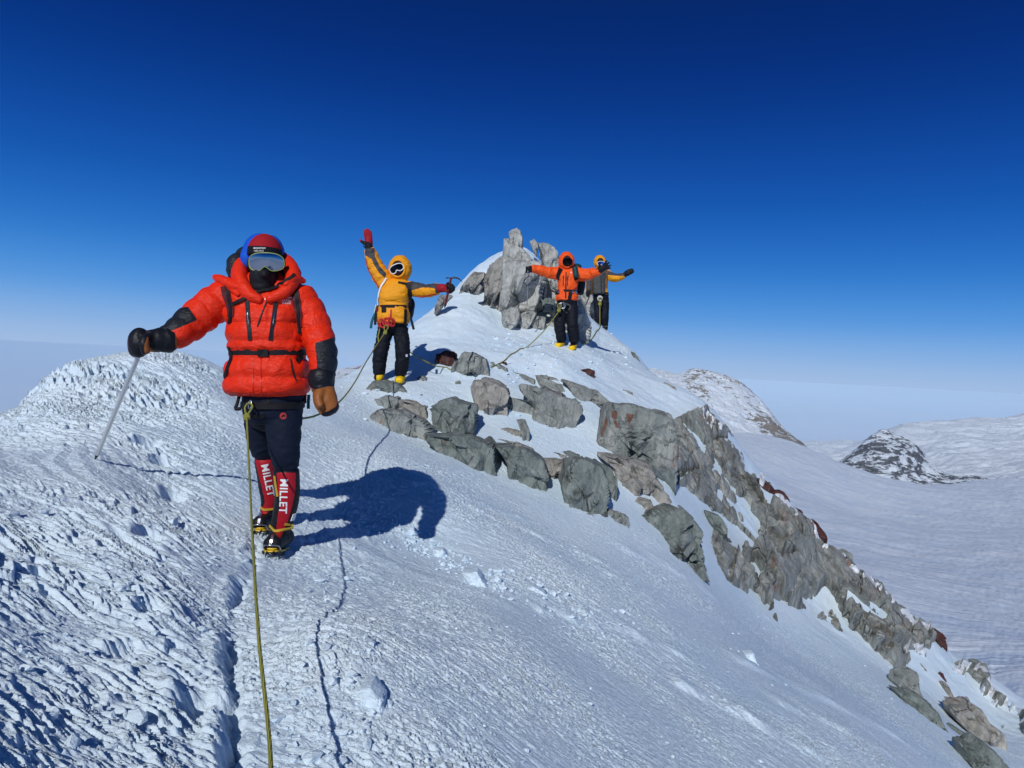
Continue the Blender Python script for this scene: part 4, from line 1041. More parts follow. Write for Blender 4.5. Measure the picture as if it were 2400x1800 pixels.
def mat_cloth(name, col, col2=None, rough=0.5, wrinkle=0.5, sc=16, sheen=0.0, coat=0.0, dist=0.012, stretch=(1, 1, 2.2)):
    t = NT(name); v = t.noise(t.coord(), 5, 3)
    c = t.mix(t.math('MULTIPLY', v, 0.3), col, tuple(x*0.7 for x in col))
    if col2 is not None:
        f = t.ramp(t.attr('patch'), [(0.48, 0.0), (0.52, 1.0)]); c = t.mix(f, c, col2)
    t.base(c); t.rough(rough); t.b.inputs['Specular IOR Level'].default_value = 0.22; t.b.inputs['Sheen Weight'].default_value = sheen; t.b.inputs['Coat Weight'].default_value = coat
    a = t.noise(t.coord(scale=stretch), sc, 5, 0.55, 0.8); b = t.noise(t.coord(scale=stretch), sc*3.2, 4, 0.6, 1.2)
    t.bump(t.math('ADD', a, t.math('MULTIPLY', b, 0.35)), wrinkle, dist)
    return t.m

M_BLACK = mat_cloth('black_fabric', (0.010, 0.011, 0.014), rough=0.65, sc=20, dist=0.006)
M_NAVY = mat_cloth('navy_trousers', (0.006, 0.011, 0.027), rough=0.7, sc=12, dist=0.010)
M_DKNAVY = mat_cloth('black_trousers', (0.005, 0.007, 0.013), rough=0.7, sc=10, dist=0.02)
M_WEB = mat_plain('black_webbing', (0.010, 0.010, 0.012), 0.6, bump=(120, 0.4, 0.002))
M_MAROON = mat_plain('maroon_webbing', (0.10, 0.015, 0.022), 0.6, bump=(120, 0.4, 0.002))
M_STEEL = mat_plain('steel', (0.55, 0.56, 0.58), 0.28, metal=1.0)
M_ALU = mat_plain('aluminium', (0.80, 0.79, 0.76), 0.30, metal=0.75)
M_DKST = mat_plain('dark_steel', (0.05, 0.05, 0.055), 0.4, metal=0.8)
M_YEL = mat_plain('yellow_paint', (0.75, 0.48, 0.02), 0.45)
M_YSTR = mat_plain('yellow_webbing', (0.50, 0.33, 0.03), 0.65, bump=(140, 0.4, 0.002))
M_WHITE = mat_plain('white_print', (0.82, 0.82, 0.82), 0.6)
M_BOOTY = mat_plain('yellow_boot', (0.80, 0.50, 0.015), 0.5, bump=(30, 0.3, 0.01))
M_RUBBER = mat_plain('rubber', (0.012, 0.012, 0.013), 0.6)
M_SKIN = mat_plain('skin', (0.30, 0.17, 0.11), 0.6)
def mat_lens(name, tint, rough=0.04):
    t = NT(name); t.base(tint); t.rough(rough); t.b.inputs['Metallic'].default_value = 1.0; return t.m
def mat_rope(name, col, col2):
    t = NT(name); w = t.node('ShaderNodeTexWave'); t.l.new(t.coord(rot=(0.5, 0.4, 0)), w.inputs[0]); w.inputs['Scale'].default_value = 55; w.inputs['Distortion'].default_value = 2.5
    t.base(t.ramp(w.outputs[0], [(0.3, col2), (0.6, col)])); t.rough(0.75); t.bump(w.outputs[0], 0.5, 0.003); return t.m
M_ROPE = mat_rope('olive_rope', (0.34, 0.33, 0.055), (0.16, 0.15, 0.03))
M_ROPEY = mat_rope('green_rope', (0.33, 0.33, 0.05), (0.16, 0.16, 0.03))

def goggles(P, c, hw, hh, lens_mat, frame_mat, yaw=0.0, roll=0.0, strap_r=None, depth=0.035, fr=0.005, R=0.13):
    """c: centre of the lens front; hw, hh half sizes in metres"""
    th = np.linspace(0, 2*np.pi, 72, endpoint=False); ex = 2.9
    bx = np.sign(np.cos(th))*np.abs(np.cos(th))**(2/ex); bz = np.sign(np.sin(th))*np.abs(np.sin(th))**(2/ex)
    bz = np.where(bz < 0, bz*(1-0.5*np.exp(-(bx/0.23)**2)), bz)
    M = np.array(Matrix.Rotation(yaw, 3, 'Z') @ Matrix.Rotation(roll, 3, 'Y'))
    def surf(sx, sz, back=0.0):
        x = sx*hw; z = sz*hh; Rr = max(R, hw*1.12)
        y = Rr-np.sqrt(np.maximum(Rr*Rr-x*x, 1e-6)) + 0.12*hh*sz*sz - 0.15*hh*sz + back
        return np.stack([x, y, z], -1)@M.T + c
    rings = [surf(bx*q, bz*q) for q in (1.0, 0.85, 0.66, 0.45, 0.24, 0.08)]
    # lens
    R_ = np.array(rings); V = R_.reshape(-1, 3); m = 72; Fc = [(i*m+j, i*m+(j+1) % m, (i+1)*m+(j+1) % m, (i+1)*m+j) for i in range(5) for j in range(m)]
    Fc.append(tuple(range(5*m, 6*m)))
    body = loft([surf(bx*1.03, bz*1.05, depth), surf(bx*1.03, bz*1.05, 0.004), surf(bx*0.97, bz*0.97, 0.002)])
    g = P.add('goggles', body, M_BLACK)
    P.add('lens', (V, Fc), lens_mat, parent=g)
    ring = surf(bx*1.03, bz*1.06, 0.003); ring = np.vstack([ring, ring[:1]])
    P.add('frame', tube(ring, fr, n=120, seg=8, closed=True), frame_mat, parent=g)
    return g

def finger(p, d1, lens, r, bend, nrm):
    """a finger of three bones; bends by `bend` radians per joint about the palm normal side"""
    pts = [np.array(p, float)]; d = unit(d1); ax = unit(np.cross(nrm, d))
    for i, l in enumerate(lens):
        pts.append(pts[-1]+d*l); d = np.array(Matrix.Rotation(bend, 3, Vector(tuple(ax)))@Vector(tuple(d)))
    return tube(pts, [r, r*0.97, r*0.9, r*0.78], seg=8, n=10)

def open_hand(w, tip_dir, nrm, thumb_side, size=0.19, bend=0.12, r=0.0125, spread=0.16):
    """w: wrist; tip_dir: where the fingers point; nrm: palm normal; thumb_side +1/-1"""
    f = unit(tip_dir); n = unit(nrm); s = unit(np.cross(n, f))*thumb_side; L = size
    parts = [tube([w, w+f*L*0.28, w+f*L*0.50], [L*0.17, L*0.22, L*0.21], seg=12, n=8, ref=n, flat=0.5)]
    for i, (o, ln) in enumerate(((0.62, .44), (0.22, .50), (-0.2, .47), (-0.6, .36))):
        b = w+f*L*0.48+s*o*L*0.24
        parts.append(finger(b, f+s*spread*o*1.6, [ln*L*.42, ln*L*.32, ln*L*.26], r, bend*(1+0.3*i), n))
    parts.append(finger(w+f*L*0.14+s*L*0.15, f*0.75+s*0.8, [L*.17, L*.15, L*.10], r*1.15, bend, n))
    return parts

def grip_hand(w, c, axis, side, r=0.014, rad=0.030, fat=1.0):
    """palm from wrist w to the shaft at c, four fingers wrapped round the shaft and the thumb closing on them"""
    ax = unit(axis); k = unit(c-w); k = unit(k-ax*(k@ax)); t = np.cross(ax, k)*side
    parts = [tube([w, w*0.4+c*0.6-k*rad*0.5, c-k*rad*0.9], [0.036*fat, 0.042*fat, 0.040*fat], seg=12, n=8, flat=0.75)]
    for i in range(4):
        o = c+ax*(0.036-0.023*i)*fat; pts = []
        for a in np.linspace(-0.6, 3.6-0.2*i, 8): pts.append(o+(-k*math.cos(a)+t*math.sin(a))*rad)
        parts.append(tube(pts, [r]*7+[r*0.85], seg=8, n=14, ref=ax))
    pts = [c+ax*0.05*fat+(-k*math.cos(a)-t*math.sin(a))*rad*1.05-ax*0.012*j for j, a in enumerate(np.linspace(0.1, 2.6, 6))]
    parts.append(tube(pts, r*1.15, seg=8, n=12, ref=ax))
    return parts

def crampon(P, parent, heel, toe, up=(0, 0, 1), w=0.05, frame_mat=None, hgt=0.035, fine=True):
    """frame under the sole with downward points, two front points and a toe bail"""
    heel = np.asarray(heel, float); toe = np.asarray(toe, float); f = unit(toe-heel); up = unit(up-f*(np.array(up)@f)); s = np.cross(f, up)
    L = np.linalg.norm(toe-heel)
    rim = [heel-f*0.01+s*w*0.5, heel+f*L*0.3+s*w*0.62, heel+f*L*0.7+s*w*0.95, toe-f*0.01+s*w*0.7, toe+f*0.012, toe-f*0.01-s*w*0.7, heel+f*L*0.7-s*w*0.95, heel+f*L*0.3-s*w*0.62, heel-f*0.01-s*w*0.5]
    c = P.add('crampon', merge([tube(rim+[rim[0]], 0.0055, n=60, seg=6, closed=True)]), frame_mat or M_YEL)
    for q in (0.08, 0.30, 0.58, 0.80, 0.97):
        for sd_ in (1, -1):
            b = heel+f*L*q+s*sd_*w*(0.45+0.42*q)
            if fine: P.add('spike', tube([b, b-up*hgt*0.55, b-up*hgt], [0.010, 0.006, 0.0015], n=5, seg=6, ref=f), M_DKST, parent=c)
    for sd_ in (1, -1):
        b = toe+s*sd_*w*0.35
        P.add('front_point', tube([b, b+f*0.025-up*0.012, b+f*0.040-up*0.03], [0.009, 0.006, 0.002], n=6, seg=6), M_DKST, parent=c)
    return c

def ice_axe(top, bot, headdir, label, shaft_mat, head_mat=None, r=0.011, pick=0.15, adze=0.08, name='ice_axe', head=True, spike=True):
    top = np.asarray(top, float); bot = np.asarray(bot, float); ax = unit(top-bot)
    root = empty(name, bot, label, 'ice axe'); P = Person.__new__(Person); P.root = root; P.rl = np.array(root.location)
    P.add('shaft', tube([bot+ax*0.05, bot*0.5+top*0.5, top], r, n=12, seg=12, flat=1.25), shaft_mat)
    if spike: P.add('spike', tube([bot+ax*0.06, bot+ax*0.03, bot], [r*0.95, r*0.7, 0.002], n=6, seg=8), M_DKST)
    if head:
        h = unit(headdir)
        pts = [top+ax*0.004, top+h*pick*0.35+ax*0.008, top+h*pick*0.7-ax*0.012, top+h*pick-ax*0.055]
        hd = P.add('head', tube(pts, [0.013, 0.012, 0.009, 0.003], n=14, seg=8, flat=0.45), head_mat or M_DKST)
        ad = loft([[top-h*q+ax*e+np.array([0, w_, 0])*0 + np.cross(h, ax)*w_ for w_, e in ((-a, 0.006), (a, 0.006), (a, -0.002), (-a, -0.002))] for q, a in ((0.0, 0.008), (adze*0.5, 0.016), (adze, 0.032))])
        P.add('adze', ad, head_mat or M_DKST, parent=hd)
    return root, P
# ------------------------------------------------------------------ the climber in the red down suit
def zz(P, ox, oy, s): return [(ox+s*a, oy+s*b) for a, b in P]
ZA = lambda P: zz(P, 200, 500, .3165)       # upper body close-up
ZB = lambda P: zz(P, 540, 900, .2532)       # legs close-up
ZF = lambda P: zz(P, 490, 530, .1401)       # face close-up
M_RED_J = mat_cloth('red_down', (0.82, 0.030, 0.006), (0.016, 0.018, 0.023), rough=0.42, wrinkle=0.75, sc=9, dist=0.02)
M_REDH = mat_cloth('red_fleece', (0.36, 0.010, 0.018), (0.008, 0.008, 0.012), rough=0.8, wrinkle=0.3)
M_BLUEH = mat_cloth('blue_shell', (0.012, 0.10, 0.62), rough=0.45, wrinkle=0.5)
M_GREYH = mat_cloth('dark_grey_nylon', (0.020, 0.022, 0.028), rough=0.45, wrinkle=0.7, sc=9, dist=0.02)
M_GAIT = mat_cloth('gaiter', (0.009, 0.010, 0.014), (0.40, 0.010, 0.020), rough=0.5, wrinkle=0.35, sc=14)
M_MITT = mat_cloth('mitten', (0.30, 0.105, 0.028), (0.010, 0.011, 0.015), rough=0.4, wrinkle=0.5, sc=18, dist=0.008)

FX, FY = 645, 1296
df = hit(FX, FY+4) or 4.3
A1 = Person((640, 1285), df, 'climber in bright red down jacket and mirrored goggles, leaning on a pole')
D = 4.3
def j(px, py, d=D): return at(px, py, d)
rows = [(622,640,34,.09,4.34),(622,655,62,.11,4.34),(621,672,92,.125,4.33),(620,700,98,.145,4.31),(620,735,92,.165,4.30),(621,770,88,.175,4.29),(625,808,90,.17,4.28),(627,826,86,.145,4.28),
        (627,846,93,.165,4.28),(626,880,99,.175,4.28),(626,910,100,.172,4.28),(627,922,97,.16,4.28),(627,926,90,.145,4.28)]
legL = [(612,950,4.40,.105),(612,1000,4.44,.092),(614,1040,4.48,.078),(618,1062,4.52,.064)]
legR = [(664,950,4.30,.108),(665,1005,4.30,.098),(667,1055,4.30,.084),(671,1089,4.33,.073)]
armR = [(545,694,4.31,.108),(505,712,4.27,.108),(455,752,4.20,.100),(418,780,4.12,.084),(392,793,4.08,.070)]
armL = [(695,694,4.31,.104),(722,730,4.30,.098),(742,778,4.26,.090),(755,828,4.21,.084),(758,880,4.17,.070)]
rows = [(a+1, b, w*.96, q, e) for a, b, w, q, e in rows]; armR = [(a, b, c, r*.95) for a, b, c, r in armR]; armL = [(a, b, c, r*.95) for a, b, c, r in armL]
T3 = lambda L, k=1.0, **kw: tube([at(a, b, c) for a, b, c, r in L], [r*k for a, b, c, r in L], **kw)
# body: one skin from head to ankles, hands and fingers included
bod = [torso([(a, b, w*.8, d_*.8, e) for a, b, w, d_, e in rows], n=30, seg=24), T3(legL, .85), T3(legR, .85), T3(armR, .6), T3(armL, .6),
       tube([j(620,690,4.33), j(620,640,4.33)], .06), ell(j(620,612,4.31), (.076, .098, .118)),
       tube([j(640,940,4.34), j(640,985,4.35)], .15, flat=.75),
       T3([(619,1080,4.52,.045),(630,1180,4.60,.035),(633,1208,4.65,.035)]), T3([(671,1110,4.33,.05),(666,1205,4.37,.04),(660,1245,4.41,.036)])]
bod += grip_hand(at(388,795,4.08), at(336,797,3.98), at(336,808,3.98)-at(225,1078,4.3), 1) + open_hand(at(759,890,4.16), at(772,960,4.13)-at(759,890,4.16), (-.3,-1,0), -1, size=.19, bend=.25)
A1.add('body', fuse(bod, .012, 2), M_BLACK)
tr = fuse([T3(legL, puff=0), T3(legR), torso([(640,905,66,.15,4.31),(640,940,66,.155,4.32),(640,972,64,.145,4.33),(640,992,55,.11,4.34)], n=12, seg=28)], .010, 3, wr=.006, wsc=9, seed=5, aniso=(1, 1, 2.2))
trousers = A1.add('trousers', tr, M_NAVY); btr = bvh_of(*tr)
jk = fuse([torso(rows, puff=.125, pitch=.10, n=110), T3(armR, puff=.14, pitch=.085, n=70, seg=24), T3(armL, puff=.14, pitch=.085, n=70, seg=24)], .008, 1, wr=.0065, wsc=8, seed=11, aniso=(1.5, 1, .9))
patches = [ZA([(760,690),(830,790),(640,870),(480,840),(560,770),(700,700)]), ZA([(1700,960),(1850,915),(1890,1010),(1870,1210),(1722,1215),(1712,1070)])]
jacket = A1.add('jacket', jk, M_RED_J, attr=patch_attr(jk[0], patches)); bj = bvh_of(*jk)
# collar, thrown-back hood and its flaps
col = fuse([tube([j(612,704,4.15), j(582,688,4.17), j(562,655,4.23), j(566,624,4.32), j(590,606,4.43), j(625,600,4.46), j(660,606,4.43), j(681,628,4.32), j(686,655,4.23), j(664,686,4.17), j(628,702,4.15)],
                 [.022,.038,.044,.042,.04,.04,.04,.042,.042,.034,.022], n=60, seg=14, puff=.05, pitch=.05)], .008, 1, wr=.004, wsc=12, seed=3)
hd = A1.add('hood', col, M_RED_J, attr=np.zeros(len(col[0])))
hl = fuse([ell(j(556,628,4.38), (.058,.075,.085)), ell(j(556,652,4.36), (.05,.06,.04)), ell(j(575,615,4.45), (.06,.08,.09)), ell(j(640,640,4.47), (.12,.07,.10)), ell(j(690,645,4.42), (.035,.06,.06))], .009, 2, wr=.006, wsc=12, seed=4)
A1.add('hood_lining', hl, M_GREYH, parent=hd)
for q_ in ([tube([j(505,650,4.28), j(520,656,4.25), j(545,668,4.22), j(566,676,4.18)], [.016,.026,.030,.022], flat=1.4), tube([j(508,656,4.27), j(560,690,4.16)], [.012,.014])],
           [tube([j(714,660,4.27), j(700,655,4.25), j(682,658,4.2), j(668,672,4.17)], [.012,.022,.028,.02], flat=1.4)]):
    fl = fuse(q_, .007, 1, wr=.003, wsc=16, seed=6)
    A1.add('collar_flap', fl, M_RED_J, parent=hd, attr=np.zeros(len(fl[0])))
bh = fuse([ell(j(613,600,4.37), (.104,.125,.128)), ell(j(586,606,4.34), (.045,.08,.075)), ell(j(636,592,4.38), (.07,.08,.10))], .008, 2, wr=.005, wsc=10, seed=8)
bh[0][:, 2] = np.maximum(bh[0][:, 2], (EY-628)/F*4.3)
A1.add('blue_hat', bh, M_BLUEH)
N, Fc = ico(5); V = N*np.array([.096, .108, .112])+j(621,594,4.285)
V[:, 2] = np.where(V[:, 2] < (EY-600)/F*4.28, (EY-600)/F*4.28, V[:, 2]); V[:, 0] += 0.012*np.clip((V[:, 2]-j(0,570)[2])*8, 0, 1)*0
be = (V, [tuple(f) for f in Fc]); px, py = proj(V)
beanie = A1.add('beanie', be, M_REDH, attr=0.5+np.clip((py-(577+0.10*(px-620)+0.0022*(px-620)**2))/8, -.5, .5)); bbe = bvh_of(*be)
mk = fuse([ell(j(619,650,4.235), (.078,.085,.085)), ell(j(619,672,4.25), (.075,.09,.06)), ell(j(620,643,4.165), (.030,.030,.028)), ell(j(620,620,4.27), (.09,.1,.08))], .007, 2, wr=.003, wsc=20, seed=2)
mask = A1.add('face_mask', mk, M_BLACK)
A1.add('valve', tube([j(620,643,4.145), j(620,643,4.128)], [.020,.014], seg=14), M_RUBBER, parent=mask)
goggles(A1, j(619.5,613.5,4.135), .094, .047, mat_lens('mirror_lens', (.36,.38,.42)), mat_plain('lime_frame', (.36,.44,.14), .4), yaw=0.05, fr=.0028)
# straps, belt, zips and prints
def rib(name, pts, w, mat, parent=None, b=None, th=.004, P=None, off=.002):
    g = ribbon(b or bj, pts, w, th, off)
    return (P or A1).add(name, g, mat, parent=parent or jacket, smooth=False) if g else None
rib('shoulder_strap', ZF([(270,1010),(290,1120),(325,1250),(365,1380),(365,1520)]), .050, M_MAROON)
rib('shoulder_strap', ZF([(1420,1000),(1440,1120),(1460,1260),(1490,1400),(1510,1560),(1520,1700)]), .046, M_MAROON)
rib('strap_webbing', ZF([(290,1010),(320,1130),(355,1260),(375,1380),(365,1540),(350,1640)]), .022, M_WEB, off=.006)
rib('strap_webbing', ZF([(1440,1000),(1460,1120),(1475,1260),(1500,1400),(1515,1560),(1530,1800)]), .020, M_WEB, off=.006)
rib('chest_strap', ZF([(400,1320),(480,1270),(620,1210),(760,1150),(880,1100),(1000,1085),(1120,1050)]), .019, M_WEB, off=.010)
rib('chest_strap', ZF([(1100,1060),(1180,1000),(1290,930),(1380,870),(1420,820)]), .019, M_WEB, off=.010, b=bvh_of(*merge([jk, col])))
bt0 = bvh_of(*torso(rows, puff=.0, n=40)); belt = A1.add('belt', band(bt0, j(627,826,4.28), .034, off=.008, up=(0.0, 0, 1)), M_WEB, smooth=False)
rib('buckle', [(605,826),(617,827),(629,827)], .040, M_RUBBER, parent=belt, th=.010, off=.007)
rib('belt_strap', ZA([(1065,985),(1085,1060),(1062,1130),(1035,1215)]), .026, M_WEB, parent=belt, off=.004)
rib('belt_strap', ZA([(1560,1030),(1600,1060),(1560,1100)]), .024, M_WEB, parent=belt, off=.006)
for pts in (ZA([(1200,640),(1205,740),(1212,840),(1222,940)]), ZA([(1410,650),(1400,740),(1385,840),(1370,940)])):
    z = rib('zip', pts, .024, M_GREYH, off=.001); rib('zip_pull', pts[1:3], .005, M_STEEL, parent=z, off=.006)
rib('zip', ZA([(1345,640),(1330,690),(1300,760),(1275,840)]), .006, M_GREYH)  # dark strip painted in for the fold of the central flap
rib('collar_patch', ZA([(1285,600),(1300,650)]), .022, M_GREYH); rib('collar_patch', ZA([(1390,598),(1372,645)]), .022, M_GREYH)
rib('pull_tab', ZA([(1332,636),(1348,636)]), .012, M_WHITE)
for x_ in (1243, 1303): rib('placket_seam', ZA([(x_,1070),(x_,1180),(x_+2,1350)]), .004, mat_plain('seam', (0.42,0.012,0.004), .5) if x_ == 1243 else bpy.data.materials['seam'], th=.001)
rib('pocket_zip', ZA([(1520,1080),(1535,1170),(1560,1240)]), .008, M_GREYH)
hem_px = [(x_, 905+0.0) for x_ in ()]
rib('hem_seam', [(532,917),(570,921),(612,922),(660,918),(712,908)], .004, bpy.data.materials['seam'], th=.001)
tV, tF = text_mesh('MOUNTAIN'); A1.add('lettering', decal(tV, tF, bbe, (595,583.5), (622,583.5), 3.6), M_WHITE, parent=beanie, smooth=False)
tV, tF = text_mesh('HARD WEAR', False); A1.add('lettering', decal(tV, tF, bbe, (596,590), (618,590), 4.0), M_WHITE, parent=beanie, smooth=False)
tV, tF = text_mesh('MOUNTAIN'); A1.add('lettering', decal(tV, tF, bj, (655,699), (684,700), 3.4), M_WHITE, parent=jacket, smooth=False)
tV, tF = text_mesh('HARD', False); A1.add('lettering', decal(tV, tF, bj, (658,706), (680,707), 4.5), M_WHITE, parent=jacket, smooth=False)
tV, tF = text_mesh('WEAR', False); A1.add('lettering', decal(tV, tF, bj, (660,712), (682,713), 4.5), M_WHITE, parent=jacket, smooth=False)
# trouser emblem
th = np.linspace(0, 2*np.pi, 24, endpoint=False)
A1.add('emblem', decal(np.stack([.5+.5*np.cos(th), .5+.5*np.sin(th)], 1), [tuple(range(24))], btr, (655.5,982.5), (671.5,982.5), 16), mat_plain('red_print', (.45,.03,.03), .6), parent=trousers, smooth=False)
mm = [(.1,.15),(.1,.45),(.2,.65),(.4,.72),(.55,.85),(.75,.8),(.82,.6),(.9,.45),(.98,.5),(.95,.35),(.82,.38),(.78,.15),(.68,.15),(.66,.35),(.36,.32),(.34,.15)]
A1.add('emblem', decal(np.array(mm), [tuple(range(len(mm)))], btr, (657.5,980), (670,980), 11, off=.004), M_RUBBER, parent=trousers, smooth=False)
# mittens
mr = fuse([tube([at(404,797,4.08), at(378,797,4.05), at(352,800,4.02)], [.068,.066,.058], puff=.05, pitch=.03, seg=20), ell(at(327,803,3.99), (.056,.055,.078)), ell(at(318,808,4.0), (.036,.05,.066)),
           tube([at(350,790,3.99), at(338,800,3.93), at(341,826,3.93)], [.026,.024,.020])], .007, 2, wr=.004, wsc=14, seed=21)
A1.add('mitten', mr, M_MITT, attr=patch_attr(mr[0], [[(343,768),(410,760),(412,826),(372,832),(352,815),(348,795)], [(300,765),(352,760),(347,785),(337,812),(343,845),(300,845)]], .5), label='black and brown mitten closed on the pole')
ml = fuse([tube([at(753,872,4.17), at(754,890,4.16), at(757,912,4.15)], [.070,.072,.060], puff=.08, pitch=.025, seg=20), tube([at(757,908,4.15), at(763,938,4.13), at(773,962,4.12)], [.056,.064,.054], seg=20, flat=.8),
           tube([at(752,916,4.1), at(745,935,4.07), at(752,952,4.05)], [.024,.022,.018])], .007, 2, wr=.004, wsc=14, seed=22)
A1.add('mitten', ml, M_MITT, attr=patch_attr(ml[0], [[(715,855),(795,855),(786,905),(765,906),(738,913),(720,905)], ZA([(1890,1370),(1895,1430),(1840,1510),(1760,1515),(1748,1480),(1800,1465),(1860,1430),(1872,1370)])], .5), label='brown mitten with black cuff hanging open')
# boots with tall gaiters
bl = fuse([T3([(620,1076,4.52,.058),(627,1130,4.56,.055),(632,1175,4.60,.052),(630,1205,4.63,.055)], seg=20), tube([at(636,1214,4.70), at(622,1219,4.60), at(607,1226,4.47)], [.050,.054,.046], ref=(0,0,1), flat=.8)], .008, 2, wr=.003, wsc=12, seed=31)
br = fuse([T3([(671,1104,4.33,.072),(673,1160,4.34,.070),(666,1205,4.36,.064),(658,1238,4.39,.062)], seg=20), tube([at(668,1256,4.47), at(654,1264,4.36), at(638,1276,4.21)], [.056,.060,.052], ref=(0,0,1), flat=.85)], .008, 2, wr=.003, wsc=12, seed=32)
PL_ = ZB([(225,700),(370,700),(405,735),(412,830),(428,1000),(440,1080),(400,1160),(370,1165),(330,1205),(250,1195),(305,1130),(320,1090),(290,960)])
PR_ = ZB([(425,820),(607,820),(600,1000),(575,1120),(530,1280),(460,1430),(420,1390),(440,1200),(472,1100),(440,1000)])
b1 = A1.add('boot', bl, M_GAIT, attr=patch_attr(bl[0], [PL_], .5)); b2 = A1.add('boot', br, M_GAIT, attr=patch_attr(br[0], [PR_], .5))
bbl, bbr = bvh_of(*bl), bvh_of(*br)
tV, tF = text_mesh('MILLET')
A1.add('lettering', decal(tV, tF, bbl, ZB([(284,752)])[0], ZB([(347,1045)])[0], 17), M_WHITE, parent=b1, smooth=False)
A1.add('lettering', decal(tV, tF, bbr, ZB([(463,880)])[0], ZB([(452,1196)])[0], 18), M_WHITE, parent=b2, smooth=False)
rib('strap', ZB([(275,1120),(305,1160),(350,1160),(400,1155)]), .013, M_YSTR, parent=b1, b=bbl)
rib('strap', ZB([(362,1300),(390,1335),(420,1360),(480,1348),(580,1325)]), .015, M_YSTR, parent=b2, b=bbr)
rib('strap', ZB([(500,1295),(540,1300),(582,1310)]), .013, M_YSTR, parent=b2, b=bbr)
rib('side_patch', ZB([(412,850),(422,930),(440,1040)]), .016, M_YSTR, parent=b2, b=bbr)
rib('side_label', ZB([(590,1200),(570,1262)]), .03, M_WHITE, parent=b2, b=bbr)
for b_, t0, t1, bb, hl_, to in ((b1, (285,1170), (262,1290), bbl, (637,1237,4.70), (606,1243,4.45)), (b2, (395,1400), (370,1490), bbr, (668,1283,4.47), (635,1292,4.18))):
    rib('buckle_plate', ZB([t0, t1]), .016, M_STEEL, parent=b_, b=bb)
    cr = crampon(A1, b_, at(*hl_), at(*to), w=.052)
    q = at(*to)
    A1.add('toe_bail', tube([q+np.array([-.045,.03,.0]), q+np.array([-.04,-.0,.03]), q+np.array([0,-.022,.038]), q+np.array([.04,-.0,.03]), q+np.array([.045,.03,.0])], .004, n=24, seg=6), M_STEEL, parent=cr)
    A1.add('front_plate', ell(q+np.array([0,.03,.012]), (.036,.03,.014), 3), M_YEL, parent=cr)
# harness and hanging webbing
hz = A1.add('harness', band(btr, j(640,948,4.32), .040, off=.004), M_WEB, smooth=False)
for pts in (ZB([(340,150),(380,190),(430,196),(520,200),(640,205)]), ZB([(150,260),(230,300),(320,290)])): rib('leg_loop', pts, .022, M_WEB, parent=hz, b=btr)
A1.add('gear_loop', tube([at(560,930,4.2), at(556,946,4.18), at(552,958,4.17), at(563,958,4.17)], .010, seg=8), M_RUBBER, parent=hz)
A1.add('carabiner', tube([at(588,938,4.14), at(582,946,4.13), at(584,958,4.13), at(590,950,4.13), at(588,938,4.14)], .0035, n=30, seg=6, closed=True), M_STEEL, parent=hz)
M_TEAL = mat_plain('teal_webbing', (.01,.10,.14), .6)
for x_, y0_, y1_, m_ in ((724,925,958,M_TEAL),(716,920,945,M_MAROON)):
    A1.add('loose_strap', strip([at(x_, y0_, 4.36), at(x_-1, (y0_+y1_)/2, 4.36), at(x_-1, y1_, 4.36)], [(0,-1,0)]*3, .018), m_, parent=hz, smooth=False)
# backpack: its own thing, its straps are on the jacket
def backpack(rows_, mat, label, extra=None):
    V, Fc = fuse([torso(rows_, n=26, seg=32, ex=3.6)], .012, 2, wr=.006, wsc=8, seed=41)
    b = toworld(at(rows_[-1][0], rows_[-1][1], rows_[-1][4]))
    root = bpy.data.objects.new('backpack', None); COL.objects.link(root); root.location = tuple(b); tag(root, label, 'backpack', 'backpacks worn by the climbers')
    P = Person.__new__(Person); P.root = root; P.rl = np.array(root.location)
    P.add('pack_body', (V, Fc), mat); return P
bp = backpack([(622,672,50,.06,4.56),(622,690,66,.10,4.57),(622,760,70,.12,4.58),(624,840,68,.12,4.57),(625,890,55,.08,4.55)], M_BLACK, 'dark backpack behind the climber in the bright red down jacket')
bp.add('lid', fuse([ell(at(622,678,4.57), (.15,.10,.06))], .012, 1), M_MAROON)
# the pole in his hand
ptip = at(222,1079, hit(222,1079) or 4.3)
ice_axe(at(341,796,3.985), ptip, (-1,0.2,0), 'long silver aluminium pole planted in the snow by the red climber', M_ALU, M_DKST, r=.0115, pick=.05, adze=.04, name='pole')
# ------------------------------------------------------------------ the three climbers farther up
M_YEL_J = mat_cloth('yellow_down', (0.90, 0.36, 0.012), (0.060, 0.060, 0.065), rough=0.45, wrinkle=0.7, sc=9, dist=0.03)
M_ORA_J = mat_cloth('orange_shell', (0.93, 0.105, 0.012), rough=0.5, wrinkle=0.6, sc=7, dist=0.03)
M_GRY_J = mat_cloth('grey_shell', (0.065, 0.070, 0.072), rough=0.6, wrinkle=0.6, sc=8, dist=0.03)
M_GLOVE_R = mat_cloth('red_glove', (0.33, 0.010, 0.020), (0.012, 0.010, 0.012), rough=0.55, wrinkle=0.4)
M_DKRED = mat_plain('dark_red_shaft', (0.11, 0.010, 0.014), 0.4)
M_REDP = mat_plain('red_piping', (0.50, 0.02, 0.01), 0.6)

